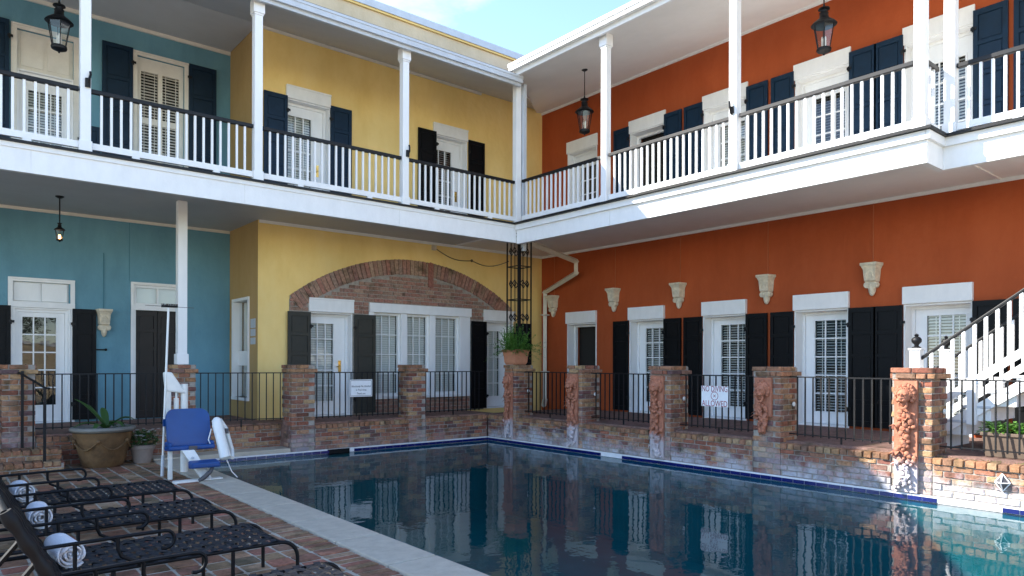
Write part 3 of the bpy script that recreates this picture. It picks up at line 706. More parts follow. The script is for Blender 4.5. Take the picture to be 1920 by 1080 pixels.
# ---- yellow wing
yel = thing("yellow_building", "two-storey yellow stucco wing with a brick arch over its ground floor", "building", (-1.0, 1.6, FL))
DY1, DY2 = (-3.55, -2.57), (0.88, 1.84)
WY = (-2.20, 0.47)
DU1, DU2 = (-4.02, -3.08), (-0.57, 0.40)
opy = [(*DY1, FL, 2.72), (*DY2, FL, 2.71), (*WY, 0.94, 2.78), (*DU1, UF, 6.93), (*DU2, UF, 6.94)]
wall_sheet(YEL, -4.56, 2.8, 0.3, 9.25, opy, 0.42).build("wall", "yellow_stucco", yel)
MB().box(-4.15, 3.22, 1.785, 9.0, 0.0, 9.2).build("room_core", "room_dark", yel)
wall_sheet(RET, -3.0, -1.36, 0.3, 8.6, [(-2.79, -1.81, 0.98, 2.99)], 0.32).build("return_wall", "return_stucco", yel)
# parapet above the gallery roof
MB().fbox(YEL, -14.0, 3.2, -0.3, 0.05, 8.30, 9.22).build("parapet", "cream_stucco", yel)
MB().fbox(YEL, -14.0, 3.3, -0.35, 0.10, 9.22, 9.26).build("parapet_trim", "yellow_stucco", yel)
MB().fbox(YEL, -14.0, 3.3, -0.45, 0.13, 9.262, 9.42).build("parapet_coping", "gutter_metal", yel)
french_door(yel, YEL, *DY1, FL, 2.72, 0.20, (DY1[0] + .11, DY1[1] - .34, FL + .30, 2.50), 3, 5, tilt=1.15, handle=DY1[1] - .20)
french_door(yel, YEL, *DY2, FL, 2.71, 0.20, (DY2[0] + .13, DY2[1] - .30, FL + .28, 2.48), 3, 5, tilt=1.15)
french_door(yel, YEL, *DU1, UF, 6.93, 0.20, (DU1[0] + .11, DU1[1] - .33, UF + .30, 6.66), 3, 5, tilt=1.1, handle=DU1[1] - .20)
french_door(yel, YEL, *DU2, UF, 6.94, 0.20, (DU2[0] + .11, DU2[1] - .33, UF + .30, 6.66), 3, 5, tilt=0.5, handle=DU2[1] - .20)
lintel(yel, YEL, DY1[0], DY1[1] + .01, 2.72, 3.0, 0.07); lintel(yel, YEL, *DY2, 2.71, 2.97, 0.07); lintel(yel, YEL, WY[0], WY[1] + .02, 2.77, 2.97, 0.085, False)
lintel(yel, YEL, DU1[0], DU1[1], 6.92, 7.18); lintel(yel, YEL, DU2[0], DU2[1], 6.93, 7.19)
shutter(yel, YEL, -4.0, -3.53, .62, 2.70, "shutter_grey", 5, n=.07, flip=True); shutter(yel, YEL, -2.56, -2.07, .62, 2.70, "shutter_grey", 5, n=.07)
shutter(yel, YEL, .49, .93, .60, 2.68, "shutter_black", 5, n=.07, flip=True)
shutter(yel, YEL, 1.86, 2.33, .60, 2.68, "shutter_black", 5, n=.07)
shutter(yel, YEL, -4.47, -4.0, 4.64, 6.95, "shutter_sky_tint", 5, flip=True); shutter(yel, YEL, -3.09, -2.62, 4.64, 6.97, "shutter_sky_tint", 5)
shutter(yel, YEL, -.98, -.50, 4.64, 6.98, "shutter_black", 5, flip=True); shutter(yel, YEL, .42, .89, 4.64, 6.98, "shutter_black", 5)
MB().fbox(YEL, -4.54, 2.78, 0.003, 0.035, LC - .055, LC).build("ceiling_trim", "white_weathered", yel)
MB().fbox(YEL, -4.54, .80, 0.003, 0.045, 8.14, 8.20).build("ceiling_trim", "cream_trim", yel)
# triple window
wf = MB(); a, b_ = WY
wf.fbox(YEL, a, a + .12, -.12, .05, .94, 2.77); wf.fbox(YEL, b_ - .30, b_, -.12, .05, .94, 2.77)
third = (b_ - .30 - a - .12) / 3
sash = []
for k in range(3):
    u0 = a + .12 + third * k; u1 = u0 + third
    if k: wf.fbox(YEL, u0 - .075, u0 + .075, -.12, .04, .94, 2.77)
    sash.append((u0 + (.075 if k else 0), u1 - (.075 if k < 2 else 0)))
wf.fbox(YEL, a, b_ + .0, -.12, .075, .90, .96)
win = wf.build("triple_window", "white_paint", yel, bevel=0.004)
for (u0, u1) in sash:
    s_ = MB(); s_.fbox(YEL, u0, u0 + .05, -.10, -.03, .96, 2.77); s_.fbox(YEL, u1 - .05, u1, -.10, -.03, .96, 2.77); s_.fbox(YEL, u0 + .05, u1 - .05, -.10, -.031, .96, 1.02); s_.fbox(YEL, u0 + .05, u1 - .05, -.10, -.031, 2.72, 2.77)
    s_.build("sash", "white_paint", win)
    panes(win, YEL, u0 + .05, u1 - .05, 1.02, 2.72, 3, 4, -.07, 0.018); blind(win, YEL, u0 + .05, u1 - .05, 1.02, 2.72, -.14, 1.2)
# window in the return wall
rw = MB(); a, b_ = -2.79, -1.81
rw.fbox(RET, a, a + .07, -.16, .03, .98, 2.99); rw.fbox(RET, b_ - .05, b_, -.16, .03, .98, 2.99); rw.fbox(RET, a + .07, b_ - .05, -.16, .028, 2.93, 2.99); rw.fbox(RET, a, b_, -.16, .05, .92, .98)
rw.fbox(RET, a + .07, b_ - .05, -.14, -.08, 1.62, 1.92)
rwin = rw.build("return_window", "white_paint", yel)
panes(rwin, RET, a + .07, b_ - .05, 1.92, 2.93, 1, 1, -.11); panes(rwin, RET, a + .07, b_ - .05, .98, 1.62, 1, 1, -.11)
MB().fbox(RET, a + .07, b_ - .05, -.22, -.20, .98, 2.93).build("window_shade", "blind", rwin)
for z0, z1 in ((2.36, 2.54), (2.20, 2.34), (2.04, 2.17)):
    MB().fbox(RET, -1.72, -1.47, .003, .015, z0, z1).build("wall_plaque", "gutter_metal", yel)
# brick arch panel with each brick laid
arch = MB(); CU, HW, SPR, RISE, RT = -1.08, 2.86, 3.02, 0.96, 0.34
RAD = (HW * HW + RISE * RISE) / (2 * RISE); CZ = SPR + RISE - RAD
def archz(u, r=RAD): return CZ + math.sqrt(max(0, r * r - (u - CU) ** 2))
N = 40
for k in range(N):
    u0 = CU - HW + 2 * HW * k / N; u1 = CU - HW + 2 * HW * (k + 1) / N
    for (n_) in (0.03,):
        zb0 = 2.99 if True else 0
        arch.quad(YEL.P(u0, n_, 2.95), YEL.P(u1, n_, 2.95), YEL.P(u1, n_, archz(u1) - .01), YEL.P(u0, n_, archz(u0) - .01))
        arch.quad(YEL.P(u0, n_, archz(u0) - .01), YEL.P(u1, n_, archz(u1) - .01), YEL.P(u1, 0, archz(u1) - .01), YEL.P(u0, 0, archz(u0) - .01))
for (u0, u1, z0, z1) in ((CU - HW, DY1[0], FL, 2.95), (DY1[1], WY[0], FL, 2.95), (WY[0], WY[1], FL, .90), (WY[1], DY2[0], FL, 2.95)):
    arch.fbox(YEL, u0, u1, 0.001, 0.03, z0, z1)
ap = arch.build("arch_panel", "mortar", yel)
def lay(u0, u1, z0, z1, clip=None):
    H, L, j = 0.085, 0.235, 0.014; k = 0; z = z0
    while z < z1 - 0.03:
        zt = min(z + H, z1); u = u0 - (L / 2 if k % 2 else 0) + random.uniform(-.02, .02)
        while u < u1:
            a = max(u, u0); b_ = min(u + L, u1); u += L
            if clip:
                lim = RAD - RT - 0.015; zz = zt - CZ
                if zz > 0:
                    q = lim * lim - zz * zz
                    if q <= 0: continue
                    h = math.sqrt(q); a = max(a, CU - h); b_ = min(b_, CU + h)
            if b_ - a > 0.05: put_brick(ap, "brick_arch", YEL, a + j / 2, b_ - j / 2, z + j / 2, zt - j / 2, 0.045, 0.05)
        z = zt; k += 1
lay(CU - HW + .2, CU + HW - .1, 2.985, SPR + RISE - RT, True)
lay(CU - HW + .005, DY1[0], 2.72, 2.985); lay(DY1[1], WY[0], 2.72, 2.985); lay(WY[1], DY2[0], 2.72, 2.985)
lay(WY[0] + .16, WY[1], FL + .02, .90)
nv = 58; A = math.asin(HW / RAD)
for k in range(nv):                                        # voussoirs
    t0 = -A + 2 * A * (k + .5) / nv; r = RAD - RT / 2
    o = inst("arch_brick", brick_mesh("brick_arch"), ap, YEL.P(CU + r * math.sin(t0), .027 + random.uniform(-.005, .007), CZ + r * math.cos(t0)), 0, (2 * A * r / nv - .014, .055, RT - .01))
    o.rotation_euler = (0, t0, 0)
ks = MB(); ks.fbox(YEL, CU + .36, CU + .49, .055, .085, 3.40, 3.95)
for k in range(16): ks.blob(YEL.P(CU + .425 + random.uniform(-.04, .04), .09, 3.42 + .034 * k), .035, .025, .035, 7, 5, .1)
ks.build("keystone", "pink_clay", ap, smooth=True)

# ---- blue wing
blu = thing("blue_building", "recessed two-storey blue stucco wing with dark shutters at the yard end", "building", (-7, 3.2, FL))
opb = [(-8.30, -7.43, FL, 2.66), (-8.31, -7.45, 2.76, 3.12), (-6.38, -5.52, FL, 2.70), (-6.38, -5.52, 2.80, 3.19), (-8.25, -7.39, UF, 7.60), (-6.33, -5.47, UF, 7.66)]
wall_sheet(BLU, -14.0, -4.56, 0.3, 8.6, opb, 0.42).build("wall", "blue_stucco", blu)
MB().box(-14.0, -4.16, 3.425, 9.0, 0.0, 9.1).build("room_core", "room_dark", blu)
MB().box(-21.5, -12.7, 1.45, 12, 8.9, 10.45).build("unseen_taller_end", "blue_stucco", blu)  # out of view, added so its shadow covers the near deck
MB().box(-21.5, -14.02, 3.0, 12, 0, 8.9).build("end_wall", "blue_stucco", blu)
def casing(fr, u0, u1, z0, z1, w_=.07, n=.03):
    c = MB(); c.fbox(fr, u0 - w_, u0, .002, n, z0, z1 + w_); c.fbox(fr, u1, u1 + w_, .002, n, z0, z1 + w_); c.fbox(fr, u0, u1, .002, n - .001, z1, z1 + w_)
    c.fbox(fr, u0 - w_, u1 + w_, n, n + .02, z1 + w_ - .03, z1 + w_)
    return c
casing(BLU, -8.30, -7.43, FL, 3.12).build("casing", "white_weathered", blu); casing(BLU, -6.38, -5.52, FL, 3.19, .05).build("casing", "white_weathered", blu)
casing(BLU, -8.25, -7.39, UF, 7.60, .085).build("casing", "cream_trim", blu); casing(BLU, -6.33, -5.47, UF, 7.66, .075).build("casing", "cream_trim", blu)
MB().fbox(BLU, -8.37, -7.36, .002, .045, 2.66, 2.76).build("transom_bar", "white_weathered", blu)
MB().fbox(BLU, -6.43, -5.47, .002, .045, 2.70, 2.80).build("transom_bar", "white_weathered", blu)
for k in range(2):
    MB().fbox(BLU, -8.29 + .42 * k, -7.90 + .42 * k, -.06, -.03, 2.78, 3.10).build("transom_panel", "white_paint", blu)
MB().fbox(BLU, -8.30, -7.44, -.09, -.061, 2.76, 3.12).build("transom_back", "white_paint", blu)
french_door(blu, BLU, -8.30, -7.43, FL, 2.66, .08, (-8.16, -7.64, FL + .32, 2.50), 3, 5, tilt=None)
shutter(blu, BLU, -8.84, -8.33, .62, 2.68, "shutter_black", 5, flip=True); shutter(blu, BLU, -7.40, -7.02, .62, 2.67, "shutter_black", 5)
# dark double doors with a glazed transom
dd = MB(); dd.fbox(BLU, -6.38, -6.34, -.10, .0, FL, 2.70); dd.fbox(BLU, -5.56, -5.52, -.10, .0, FL, 2.70)
ddo = dd.build("double_door", "white_weathered", blu)
for u0, u1 in ((-6.34, -5.955), (-5.945, -5.56)):
    lf = MB(); lf.fbox(BLU, u0, u1, -.09, -.07, FL + .01, 2.70); st = .055
    lf.fbox(BLU, u0, u0 + st, -.07, -.04, FL + .01, 2.70); lf.fbox(BLU, u1 - st, u1, -.07, -.04, FL + .01, 2.70)
    for z0, z1 in ((FL + .01, FL + .16), (1.46, 1.60), (1.93, 1.99), (2.28, 2.34), (2.60, 2.70)): lf.fbox(BLU, u0 + st, u1 - st, -.07, -.041, z0, z1)
    lo = lf.build("door_leaf", "dark_door", ddo)
    for z0, z1 in ((FL + .16, 1.46), (1.60, 1.93), (1.99, 2.28), (2.34, 2.60)): MB().fbox(BLU, u0 + st + .02, u1 - st - .02, -.07, -.058, z0 + .02, z1 - .02).build("panel", "dark_door", ddo)
tw = MB(); tw.fbox(BLU, -6.38, -6.33, -.06, -.02, 2.80, 3.19); tw.fbox(BLU, -5.57, -5.52, -.06, -.02, 2.80, 3.19); tw.fbox(BLU, -6.33, -5.57, -.06, -.021, 3.14, 3.19); tw.fbox(BLU, -6.33, -5.57, -.06, -.021, 2.80, 2.84); tw.fbox(BLU, -5.97, -5.93, -.06, -.021, 2.84, 3.14)
two = tw.build("transom_window", "white_weathered", blu)
panes(two, BLU, -6.33, -5.97, 2.84, 3.14, 1, 1, -.04); panes(two, BLU, -5.93, -5.57, 2.84, 3.14, 1, 1, -.04)
MB().fbox(BLU, -6.33, -5.57, -.13, -.12, 2.82, 3.16).build("transom_shade", "blind", two)
# upper blue door with solid top panels, upper louvred door
ud = french_door(blu, BLU, -8.25, -7.39, UF, 6.90, .10, (-8.08, -7.56, UF + .35, 6.58), 3, 5, tilt=1.0)
up = MB(); up.fbox(BLU, -8.25, -7.39, -.10, -.06, 6.90, 7.60); up.build("door_head", "cream_trim", blu)
for u0, u1 in ((-8.19, -7.85), (-7.79, -7.45)): MB().fbox(BLU, u0, u1, -.06, -.045, 6.98, 7.52).build("panel", "cream_trim", ud)
lv = MB(); lv.fbox(BLU, -6.33, -6.25, -.12, -.06, UF, 7.66); lv.fbox(BLU, -5.55, -5.47, -.12, -.06, UF, 7.66); lv.fbox(BLU, -5.94, -5.86, -.12, -.06, UF, 7.66)
for z0, z1 in ((7.40, 7.66), (6.38, 6.50), (5.52, 5.62), (UF, UF + .2)):
    lv.fbox(BLU, -6.25, -5.94, -.12, -.061, z0, z1); lv.fbox(BLU, -5.86, -5.55, -.12, -.061, z0, z1)
lvo = lv.build("louvred_door", "cream_trim", blu)
for u0, u1 in ((-6.25, -5.94), (-5.86, -5.55)):
    for z0, z1 in ((6.5, 7.4), (5.62, 6.38), (UF + .2, 5.52)): blind(lvo, BLU, u0, u1, z0, z1, -.10, 0.75, 0.058)
shutter(blu, BLU, -6.93, -6.41, 4.64, 7.76, "shutter_sky_tint", 5, flip=True); shutter(blu, BLU, -5.39, -4.86, 4.64, 7.74, "shutter_sky_tint", 5)
shutter(blu, BLU, -8.92, -8.36, 4.64, 7.70, "shutter_sky_tint", 5, flip=True); shutter(blu, BLU, -7.30, -6.96, 4.64, 6.1, "shutter_sky_tint", 3)
MB().fbox(BLU, -14, -4.57, .003, .035, LC - .055, LC).build("ceiling_trim", "cream_trim", blu)
MB().fbox(BLU, -14, -4.57, .003, .045, 8.13, 8.20).build("ceiling_trim", "cream_trim", blu)
MB().fbox(BLU, -6.90, -6.886, .002, .014, 2.69, 3.75).build("conduit", "conduit_blue", blu)
MB().fbox(BLU, -6.46, -6.452, .002, .008, 3.25, LC - .06).build("conduit", "conduit_blue", blu)
MB().tube([BLU.P(-7.03, .03, 1.92), BLU.P(-6.86, .05, 1.92)], .012).blob(BLU.P(-6.86, .05, 1.92), .025, .025, .025).build("shutter_stay", "iron", blu)

# ================================================================== galleries (posts, deck, railings, ceilings, eaves)
gal = thing("gallery", "upper white-railed gallery in front of the blue and yellow walls", "gallery", (-3, -0.9, UF))
YB = -0.95; XB = 0.0                                        # front planes of the two galleries
GL_ = Frame('L', YB); GR_ = Frame('R', XB)
XS, YS = 0.52, -8.80                                       # step in the orange gallery
fm = MB()
for q in range(5): fm.fbox(GL_, -14 + 2.8 * q, -14 + 2.8 * (q + 1) - .006, -.08, random.uniform(-.002, .003), 4.19 + random.uniform(0, .004), 4.50)
fm.fbox(GL_, -14, -.03, -.08, -.006, 4.195, 4.499); fm.fbox(GL_, -14, -0.006, 0, .018, 4.50, 4.565); fm.build("fascia", "white_weathered", gal)
MB().fbox(GL_, -14, 0.0, -.30, .055, 4.567, 4.60).build("deck_edge", "handrail_black", gal)
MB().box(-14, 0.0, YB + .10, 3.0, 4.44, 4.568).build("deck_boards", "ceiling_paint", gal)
def sloped(mb, pts, th=.06):
    n_ = len(pts); i = len(mb.v); mb.v += [tuple(p) for p in pts] + [(p[0], p[1], p[2] + th) for p in pts]
    mb.f.append(tuple(i + k for k in reversed(range(n_)))); mb.f.append(tuple(i + n_ + k for k in range(n_)))
    for k in range(n_): mb.f.append((i + k, i + (k + 1) % n_, i + n_ + (k + 1) % n_, i + n_ + k))
EZL, EZR = 7.46, 7.66
EY, EX = -1.02, -0.10
cl = MB(); sloped(cl, [(-14, EY, EZL), (0.0, EY, EZL), (2.6, 1.35, 8.2), (-14, 1.35, 8.2)]); cl.box(-14, -4.57, 1.352, 3.0, 8.2, 8.26)
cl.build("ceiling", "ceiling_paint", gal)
rf = MB(); sloped(rf, [(-14, EY - .06, EZL + .17), (0.0, EY - .06, EZL + .17), (2.6, 1.30, 8.36), (-14, 1.30, 8.36)], .03); rf.build("roof", "roof_flashing", gal)
gm = MB(); gm.fbox(Frame('L', EY), -14, 0.03, -.02, .04, EZL - .03, EZL + .11); gm.fbox(Frame('L', EY), -14, 0.03, .04, .10, EZL + .03, EZL + .15); gm.fbox(Frame('L', EY), -14, 0.03, .10, .112, EZL + .12, EZL + .165)
gm.build("eave_gutter", "gutter_metal", gal)
bal = MB().box(-.0155, .0155, -.0155, .0155, 0, .70).mesh("baluster", "white_paint")
def railing(parent, a, b_, pitch=.127):
    a = Vector(a); b_ = Vector(b_); d = b_ - a; L = d.length; d.normalize(); nrm = Vector((-d.y, d.x)); r = math.atan2(d.y, d.x)
    def bar(m_, w_, z0, z1, p0=a, p1=b_):
        q = nrm * w_ / 2; P = [p0 - q, p1 - q, p1 + q, p0 + q]; m_.hexa([(v.x, v.y, z0) for v in P] + [(v.x, v.y, z1) for v in P])
    m_ = MB(); bar(m_, .05, 4.66, 4.75)
    n_ = max(1, round(L / 1.2))
    for k in range(n_):
        c = a + d * (L * (k + .5) / n_); bar(m_, .05, 4.60, 4.66, c - d * .05, c + d * .05)
    ro = m_.build("railing", "white_paint", parent)
    m2 = MB(); bar(m2, .065, 5.445, 5.505); m2.build("handrail", "handrail_black", ro, bevel=.008)
    n_ = round(L / pitch)
    for k in range(1, n_):
        c = a + d * (L * k / n_); inst("baluster", bal, ro, (c.x, c.y, 4.74), r + random.uniform(-.06, .06), (1, 1, 1.01), random.uniform(-.004, .004))
def post(parent, x, y, z0, z1, w_=.13, cap=True, m="white_paint"):
    h = w_ / 2; p = MB(); p.box(x - h, x + h, y - h, y + h, z0, z1); 
    if cap:
        p.box(x - h - .025, x + h + .025, y - h - .025, y + h + .025, z1 - .22, z1 - .002); p.box(x - h - .012, x + h + .012, y - h - .012, y + h + .012, z1 - .25, z1 - .221)
        p.box(x - h - .015, x + h + .015, y - h - .015, y + h + .015, z0, z0 + .16)
    return p.build("post", m, parent, bevel=.006)
YP = -0.86
xs = [-10.3, -7.772, -5.374, -2.647, 0.085]
def lz(y): return EZL + (8.2 - EZL) * (y - EY) / (1.35 - EY)
for x in xs[:-1]: post(gal, x, YP, UF, lz(YP) + .0)
post(gal, xs[-1], YP, UF, lz(YP), .13, False)
for k in range(len(xs) - 1): railing(gal, (xs[k] + .075, YP), (xs[k + 1] - .075, YP))
lp = MB().box(-6.185, -6.035, .605, .755, 1.65, 4.44).box(-6.205, -6.015, .585, .775, 1.651, 1.83).build("post", "white_paint", gal, bevel=.006)
for x, y in ((-7.75, YP - .08), (-2.62, YP - .08)):
    bk = MB(); bk.tube([(x, y, 5.52), (x + .01, y - .05, 5.60), (x + .03, y - .02, 5.68), (x + .03, y + .0, 5.72)], .016, 6); bk.tube([(x, y + .005, 5.50), (x, y - .005, 5.62)], .035, 8); bk.build("flag_bracket", "iron", gal)

gar = thing("gallery", "upper white-railed gallery in front of the orange wall", "gallery", (1.2, -5.5, UF))
fm = MB(); _w = (-YS - .96) / 3
for q in range(3): fm.fbox(GR_, .96 + _w * q, .96 + _w * (q + 1) - (.006 if q < 2 else 0), -.08, random.uniform(-.002, .003), 4.17 + random.uniform(0, .004), 4.455)
fm.fbox(GR_, .97, -YS - .01, -.08, -.006, 4.176, 4.565); fm.fbox(GR_, 0.96, -YS, 0, .045, 4.455, 4.564)
fm.box(.002, XS + .06, YS - .002, YS + .08, 4.171, 4.566); fm.box(-.044, XS, YS - .045, YS - .003, 4.456, 4.563)
GS = Frame('R', XS); fm.fbox(GS, -YS + .003, 13.5, -.08, 0, 4.172, 4.566); fm.fbox(GS, -YS + .046, 13.5, 0, .045, 4.456, 4.565)
fm.build("fascia", "white_weathered", gar)
de = MB(); de.fbox(GR_, 0.90, -YS + .08, -.30, .105, 4.567, 4.60); de.fbox(GS, -YS + .082, 13.5, -.30, .105, 4.5672, 4.6002); de.box(.302, XS + .30, YS - .08, YS + .2, 4.5671, 4.6001); de.build("deck_edge", "handrail_black", gar)
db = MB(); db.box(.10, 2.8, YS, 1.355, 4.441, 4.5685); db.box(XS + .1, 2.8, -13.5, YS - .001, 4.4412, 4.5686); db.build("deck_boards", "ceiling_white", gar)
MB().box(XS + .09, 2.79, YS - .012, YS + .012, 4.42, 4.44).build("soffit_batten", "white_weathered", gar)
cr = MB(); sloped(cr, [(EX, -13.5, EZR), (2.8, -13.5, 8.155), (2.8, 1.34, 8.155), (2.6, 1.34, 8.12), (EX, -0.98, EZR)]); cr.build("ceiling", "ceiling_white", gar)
rr_ = MB(); sloped(rr_, [(EX - .06, -13.5, EZR + .19), (2.9, -13.5, 8.5), (2.9, 1.3, 8.5), (EX - .06, -.90, EZR + .19)], .03); rr_.build("roof", "roof_flashing", gar)
FE = Frame('R', EX)
gm = MB(); gm.fbox(FE, 0.98, 13.5, -.03, .02, EZR - .04, EZR + .12); gm.fbox(FE, 0.96, 13.5, .05, .13, EZR + .045, EZR + .13); gm.fbox(FE, 0.96, 13.5, .13, .15, EZR + .12, EZR + .19); gm.build("eave_gutter", "white_paint", gar)
XP = 0.09
def rz(x): return EZR + (8.155 - EZR) * (x - EX) / (2.8 - EX)
yp = [-0.95, -3.384, -6.064, -8.70]
for y in yp[1:]: post(gar, XP, y, UF, rz(XP))
post(gar, XS + .09, YS - .06, UF, rz(XS + .09)); post(gar, XS + .09, -11.6, UF, rz(XS + .09))
for k in range(3): railing(gar, (XP, yp[k] - .09), (XP, yp[k + 1] + .075))
railing(gar, (XP + .075, YS + .08), (XS + .02, YS + .08)); railing(gar, (XS + .09, YS - .135), (XS + .09, -11.52))
bk = MB(); bk.tube([(XP - .08, -6.06, 5.50), (XP - .13, -6.06, 5.60), (XP - .11, -6.04, 5.70)], .016, 6); bk.tube([(XP - .07, -6.06, 5.52), (XP - .09, -6.06, 5.62)], .035, 8); bk.build("flag_bracket", "iron", gar)

# drain pipes: white one down the gallery corner post, beige one along the orange wall
dw = MB(); dw.box(.17, .25, -.98, -.90, 4.05, 7.55); dwo = dw.build("corner_downspout", "gutter_metal")
tag(dwo, "pale grey downspout running down the gallery corner post", "downspout")
dp = thing("beige_downspout", "beige square downspout with elbows beside the orange and yellow corner", "downspout", (2.7, 1.2, FL))
def sqpipe(mb, a, b_, r=.05):
    mb.tube([a, b_], r * 1.3, 4)
q = MB(); pts = [Vector((.30, -.80, 4.32)), onplane(1080, 490, 0, 2.45), onplane(1080, 512, 0, 2.45), onplane(1022, 548, 0, 2.70), Vector((2.70, 1.16, .75)), Vector((2.55, 1.0, .64))]
pts[4] = Vector((pts[3].x, pts[3].y, .74)); pts[5] = Vector((pts[3].x - .16, pts[3].y - .14, .63))
for k in range(5):
    d = (pts[k + 1] - pts[k]).normalized(); sqpipe(q, pts[k] - d * .04, pts[k + 1] + d * .04)
q.build("pipe", "downspout_paint", dp)
for zz in (1.45, 2.9): MB().box(pts[3].x - .09, pts[3].x + .09, pts[3].y - .075, pts[3].y + .075, zz, zz + .03).build("pipe_strap", "downspout_paint", dp)

# wrought iron trellis column on the corner pier
tr = thing("iron_trellis", "tall black wrought iron trellis column above the potted fern", "trellis", (.25, -.75, 1.65))
x0, x1, y0, y1 = .06, .42, -.94, -.58
for (x, y) in ((x0, y0), (x1, y0), (x0, y1), (x1, y1)): MB().box(x - .012, x + .012, y - .012, y + .012, 1.65, 4.44).build("corner_bar", "iron", tr)
MB().box(.225, .275, -.785, -.735, 1.65, 4.44).build("core_post", "iron", tr)
for z in (4.40, 3.72, 3.02, 2.30, 1.68):
    s_ = MB(); s_.box(x0, x1, y0 - .01, y0 + .01, z, z + .02); s_.box(x0, x1, y1 - .01, y1 + .01, z, z + .02); s_.box(x0 - .01, x0 + .01, y0, y1, z + .001, z + .019); s_.box(x1 - .01, x1 + .01, y0, y1, z + .001, z + .019); s_.build("ring_bar", "iron", tr)
for face in range(4):
    for t_ in (.33, .67):
        s_ = MB()
        def P_(t_, dz): 
            return {0: (x0 + (x1 - x0) * t_, y0, dz), 1: (x0, y0 + (y1 - y0) * t_, dz), 2: (x0 + (x1 - x0) * t_, y1, dz), 3: (x1, y0 + (y1 - y0) * t_, dz)}[face]
        a = P_(t_, 0); s_.tube([(a[0], a[1], 1.68), (a[0], a[1], 4.42)], .007, 5)
        for zc in (4.06, 3.37, 2.66):
            for q_ in range(4):
                w0, w1 = [(0, .075), (.05, 0), (0, -.075), (-.05, 0)][q_], [(.05, 0), (0, -.075), (-.05, 0), (0, .075)][q_]
                pa = P_(t_ + w0[0] / .36, zc + w0[1]); pb = P_(t_ + w1[0] / .36, zc + w1[1]); s_.tube([pa, pb], .008, 5)
        s_.build("scroll_bar", "iron", tr)
MB().box(x0 + .1, x1 + .0, y0 + .05, y1 - .02, 1.66, 2.28).build("back_plate", "shutter_black", tr)

# ================================================================== lanterns
def lantern(label, c, ztop, s=1.0, lit=False, stem=True):
    """gas-lamp style lantern hung from ztop; c is the foot of its body"""
    L = thing("hanging_lantern", label, "lantern", c, "lanterns hung from the gallery ceilings")
    x, y, z = c
    sc = lambda pr: [(r * s, q * s) for r, q in pr]
    MB().lathe(sc([(.0, -.075), (.014, -.07), (.018, -.045), (.06, -.03), (.125, .0), (.135, .03), (.13, .055), (.115, .065), (.0, .066)]), c, 16).build("base", "iron", L, smooth=True)
    MB().lathe(sc([(.0, .50), (.205, .485), (.235, .505), (.20, .545), (.13, .60), (.085, .635), (.075, .72), (.085, .73), (.065, .74), (.065, .78), (.105, .80), (.10, .82), (.03, .835), (.015, .90), (.0, .90)]), c, 20).build("hood", "iron", L, smooth=True)
    for k in range(6):
        a = math.pi * 2 * (k + .5) / 6; a2 = math.pi * 2 * (k + 1.5) / 6
        MB().tube([(x + .118 * s * math.cos(a), y + .118 * s * math.sin(a), z + .06 * s), (x + .195 * s * math.cos(a), y + .195 * s * math.sin(a), z + .50 * s)], .009 * s, 5).build("corner_rod", "iron", L)
        f = lambda r, an, q: (x + r * s * math.cos(an), y + r * s * math.sin(an), z + q * s)
        MB().quad(f(.114, a, .065), f(.114, a2, .065), f(.190, a2, .495), f(.190, a, .495)).build("pane", "glass", L)
    for k in range(3):
        a = math.pi * 2 * k / 3 + .4; MB().lathe(sc([(.0, .066), (.014, .066), (.014, .20), (.018, .22), (.012, .26), (.0, .285)]), (x + .035 * s * math.cos(a), y + .035 * s * math.sin(a), z), 8).build("candle_bulb", "bulb_lit" if lit else "bulb_off", L, smooth=True)
    if stem:
        MB().tube([(x, y, z + .89 * s), (x, y, ztop - .02)], .010, 6).build("stem", "iron", L)
        MB().lathe([(.0, -.035), (.03, -.035), (.065, -.012), (.065, 0), (.0, 0)], (x, y, ztop), 14).build("ceiling_rose", "iron", L, smooth=True)
    return L
def hang(px, py_top, py_bot, plane_x=None, plane_y=None):
    if plane_x is not None: a = onplane(px, py_top, 0, plane_x); b_ = onplane(px, py_bot, 0, plane_x)
    else: a = onplane(px, py_top, 1, plane_y); b_ = onplane(px, py_bot, 1, plane_y)
    return a, b_
a, b_ = hang(1096, 180, 254, plane_x=1.2); s_ = (a.z - b_.z) / .975
lantern("black glazed lantern hung on a long stem near the orange corner", (a.x, a.y, b_.z + .075 * s_), rz(a.x), s_)
a, b_ = hang(1545, 8, 104, plane_x=1.2); s_ = (a.z - b_.z) / .975
lantern("black glazed lantern hung before the orange wall between two shuttered upper doors", (a.x, a.y, b_.z + .075 * s_), rz(a.x), s_)
a, b_ = hang(111, 2, 100, plane_y=0.2); s_ = (a.z - b_.z) / .975
lantern("black glazed lantern hung before the upper blue wall", (a.x, a.y, b_.z + .075 * s_), lz(.2), s_)
p0 = onplane(112, 368, 2, 4.44); a, b_ = hang(110, 415, 454, plane_y=p0.y); s_ = (a.z - b_.z) / .975
lantern("small lit black lantern hung from the lower ceiling of the blue building", (p0.x, p0.y, b_.z + .075 * s_), LC, s_, True)

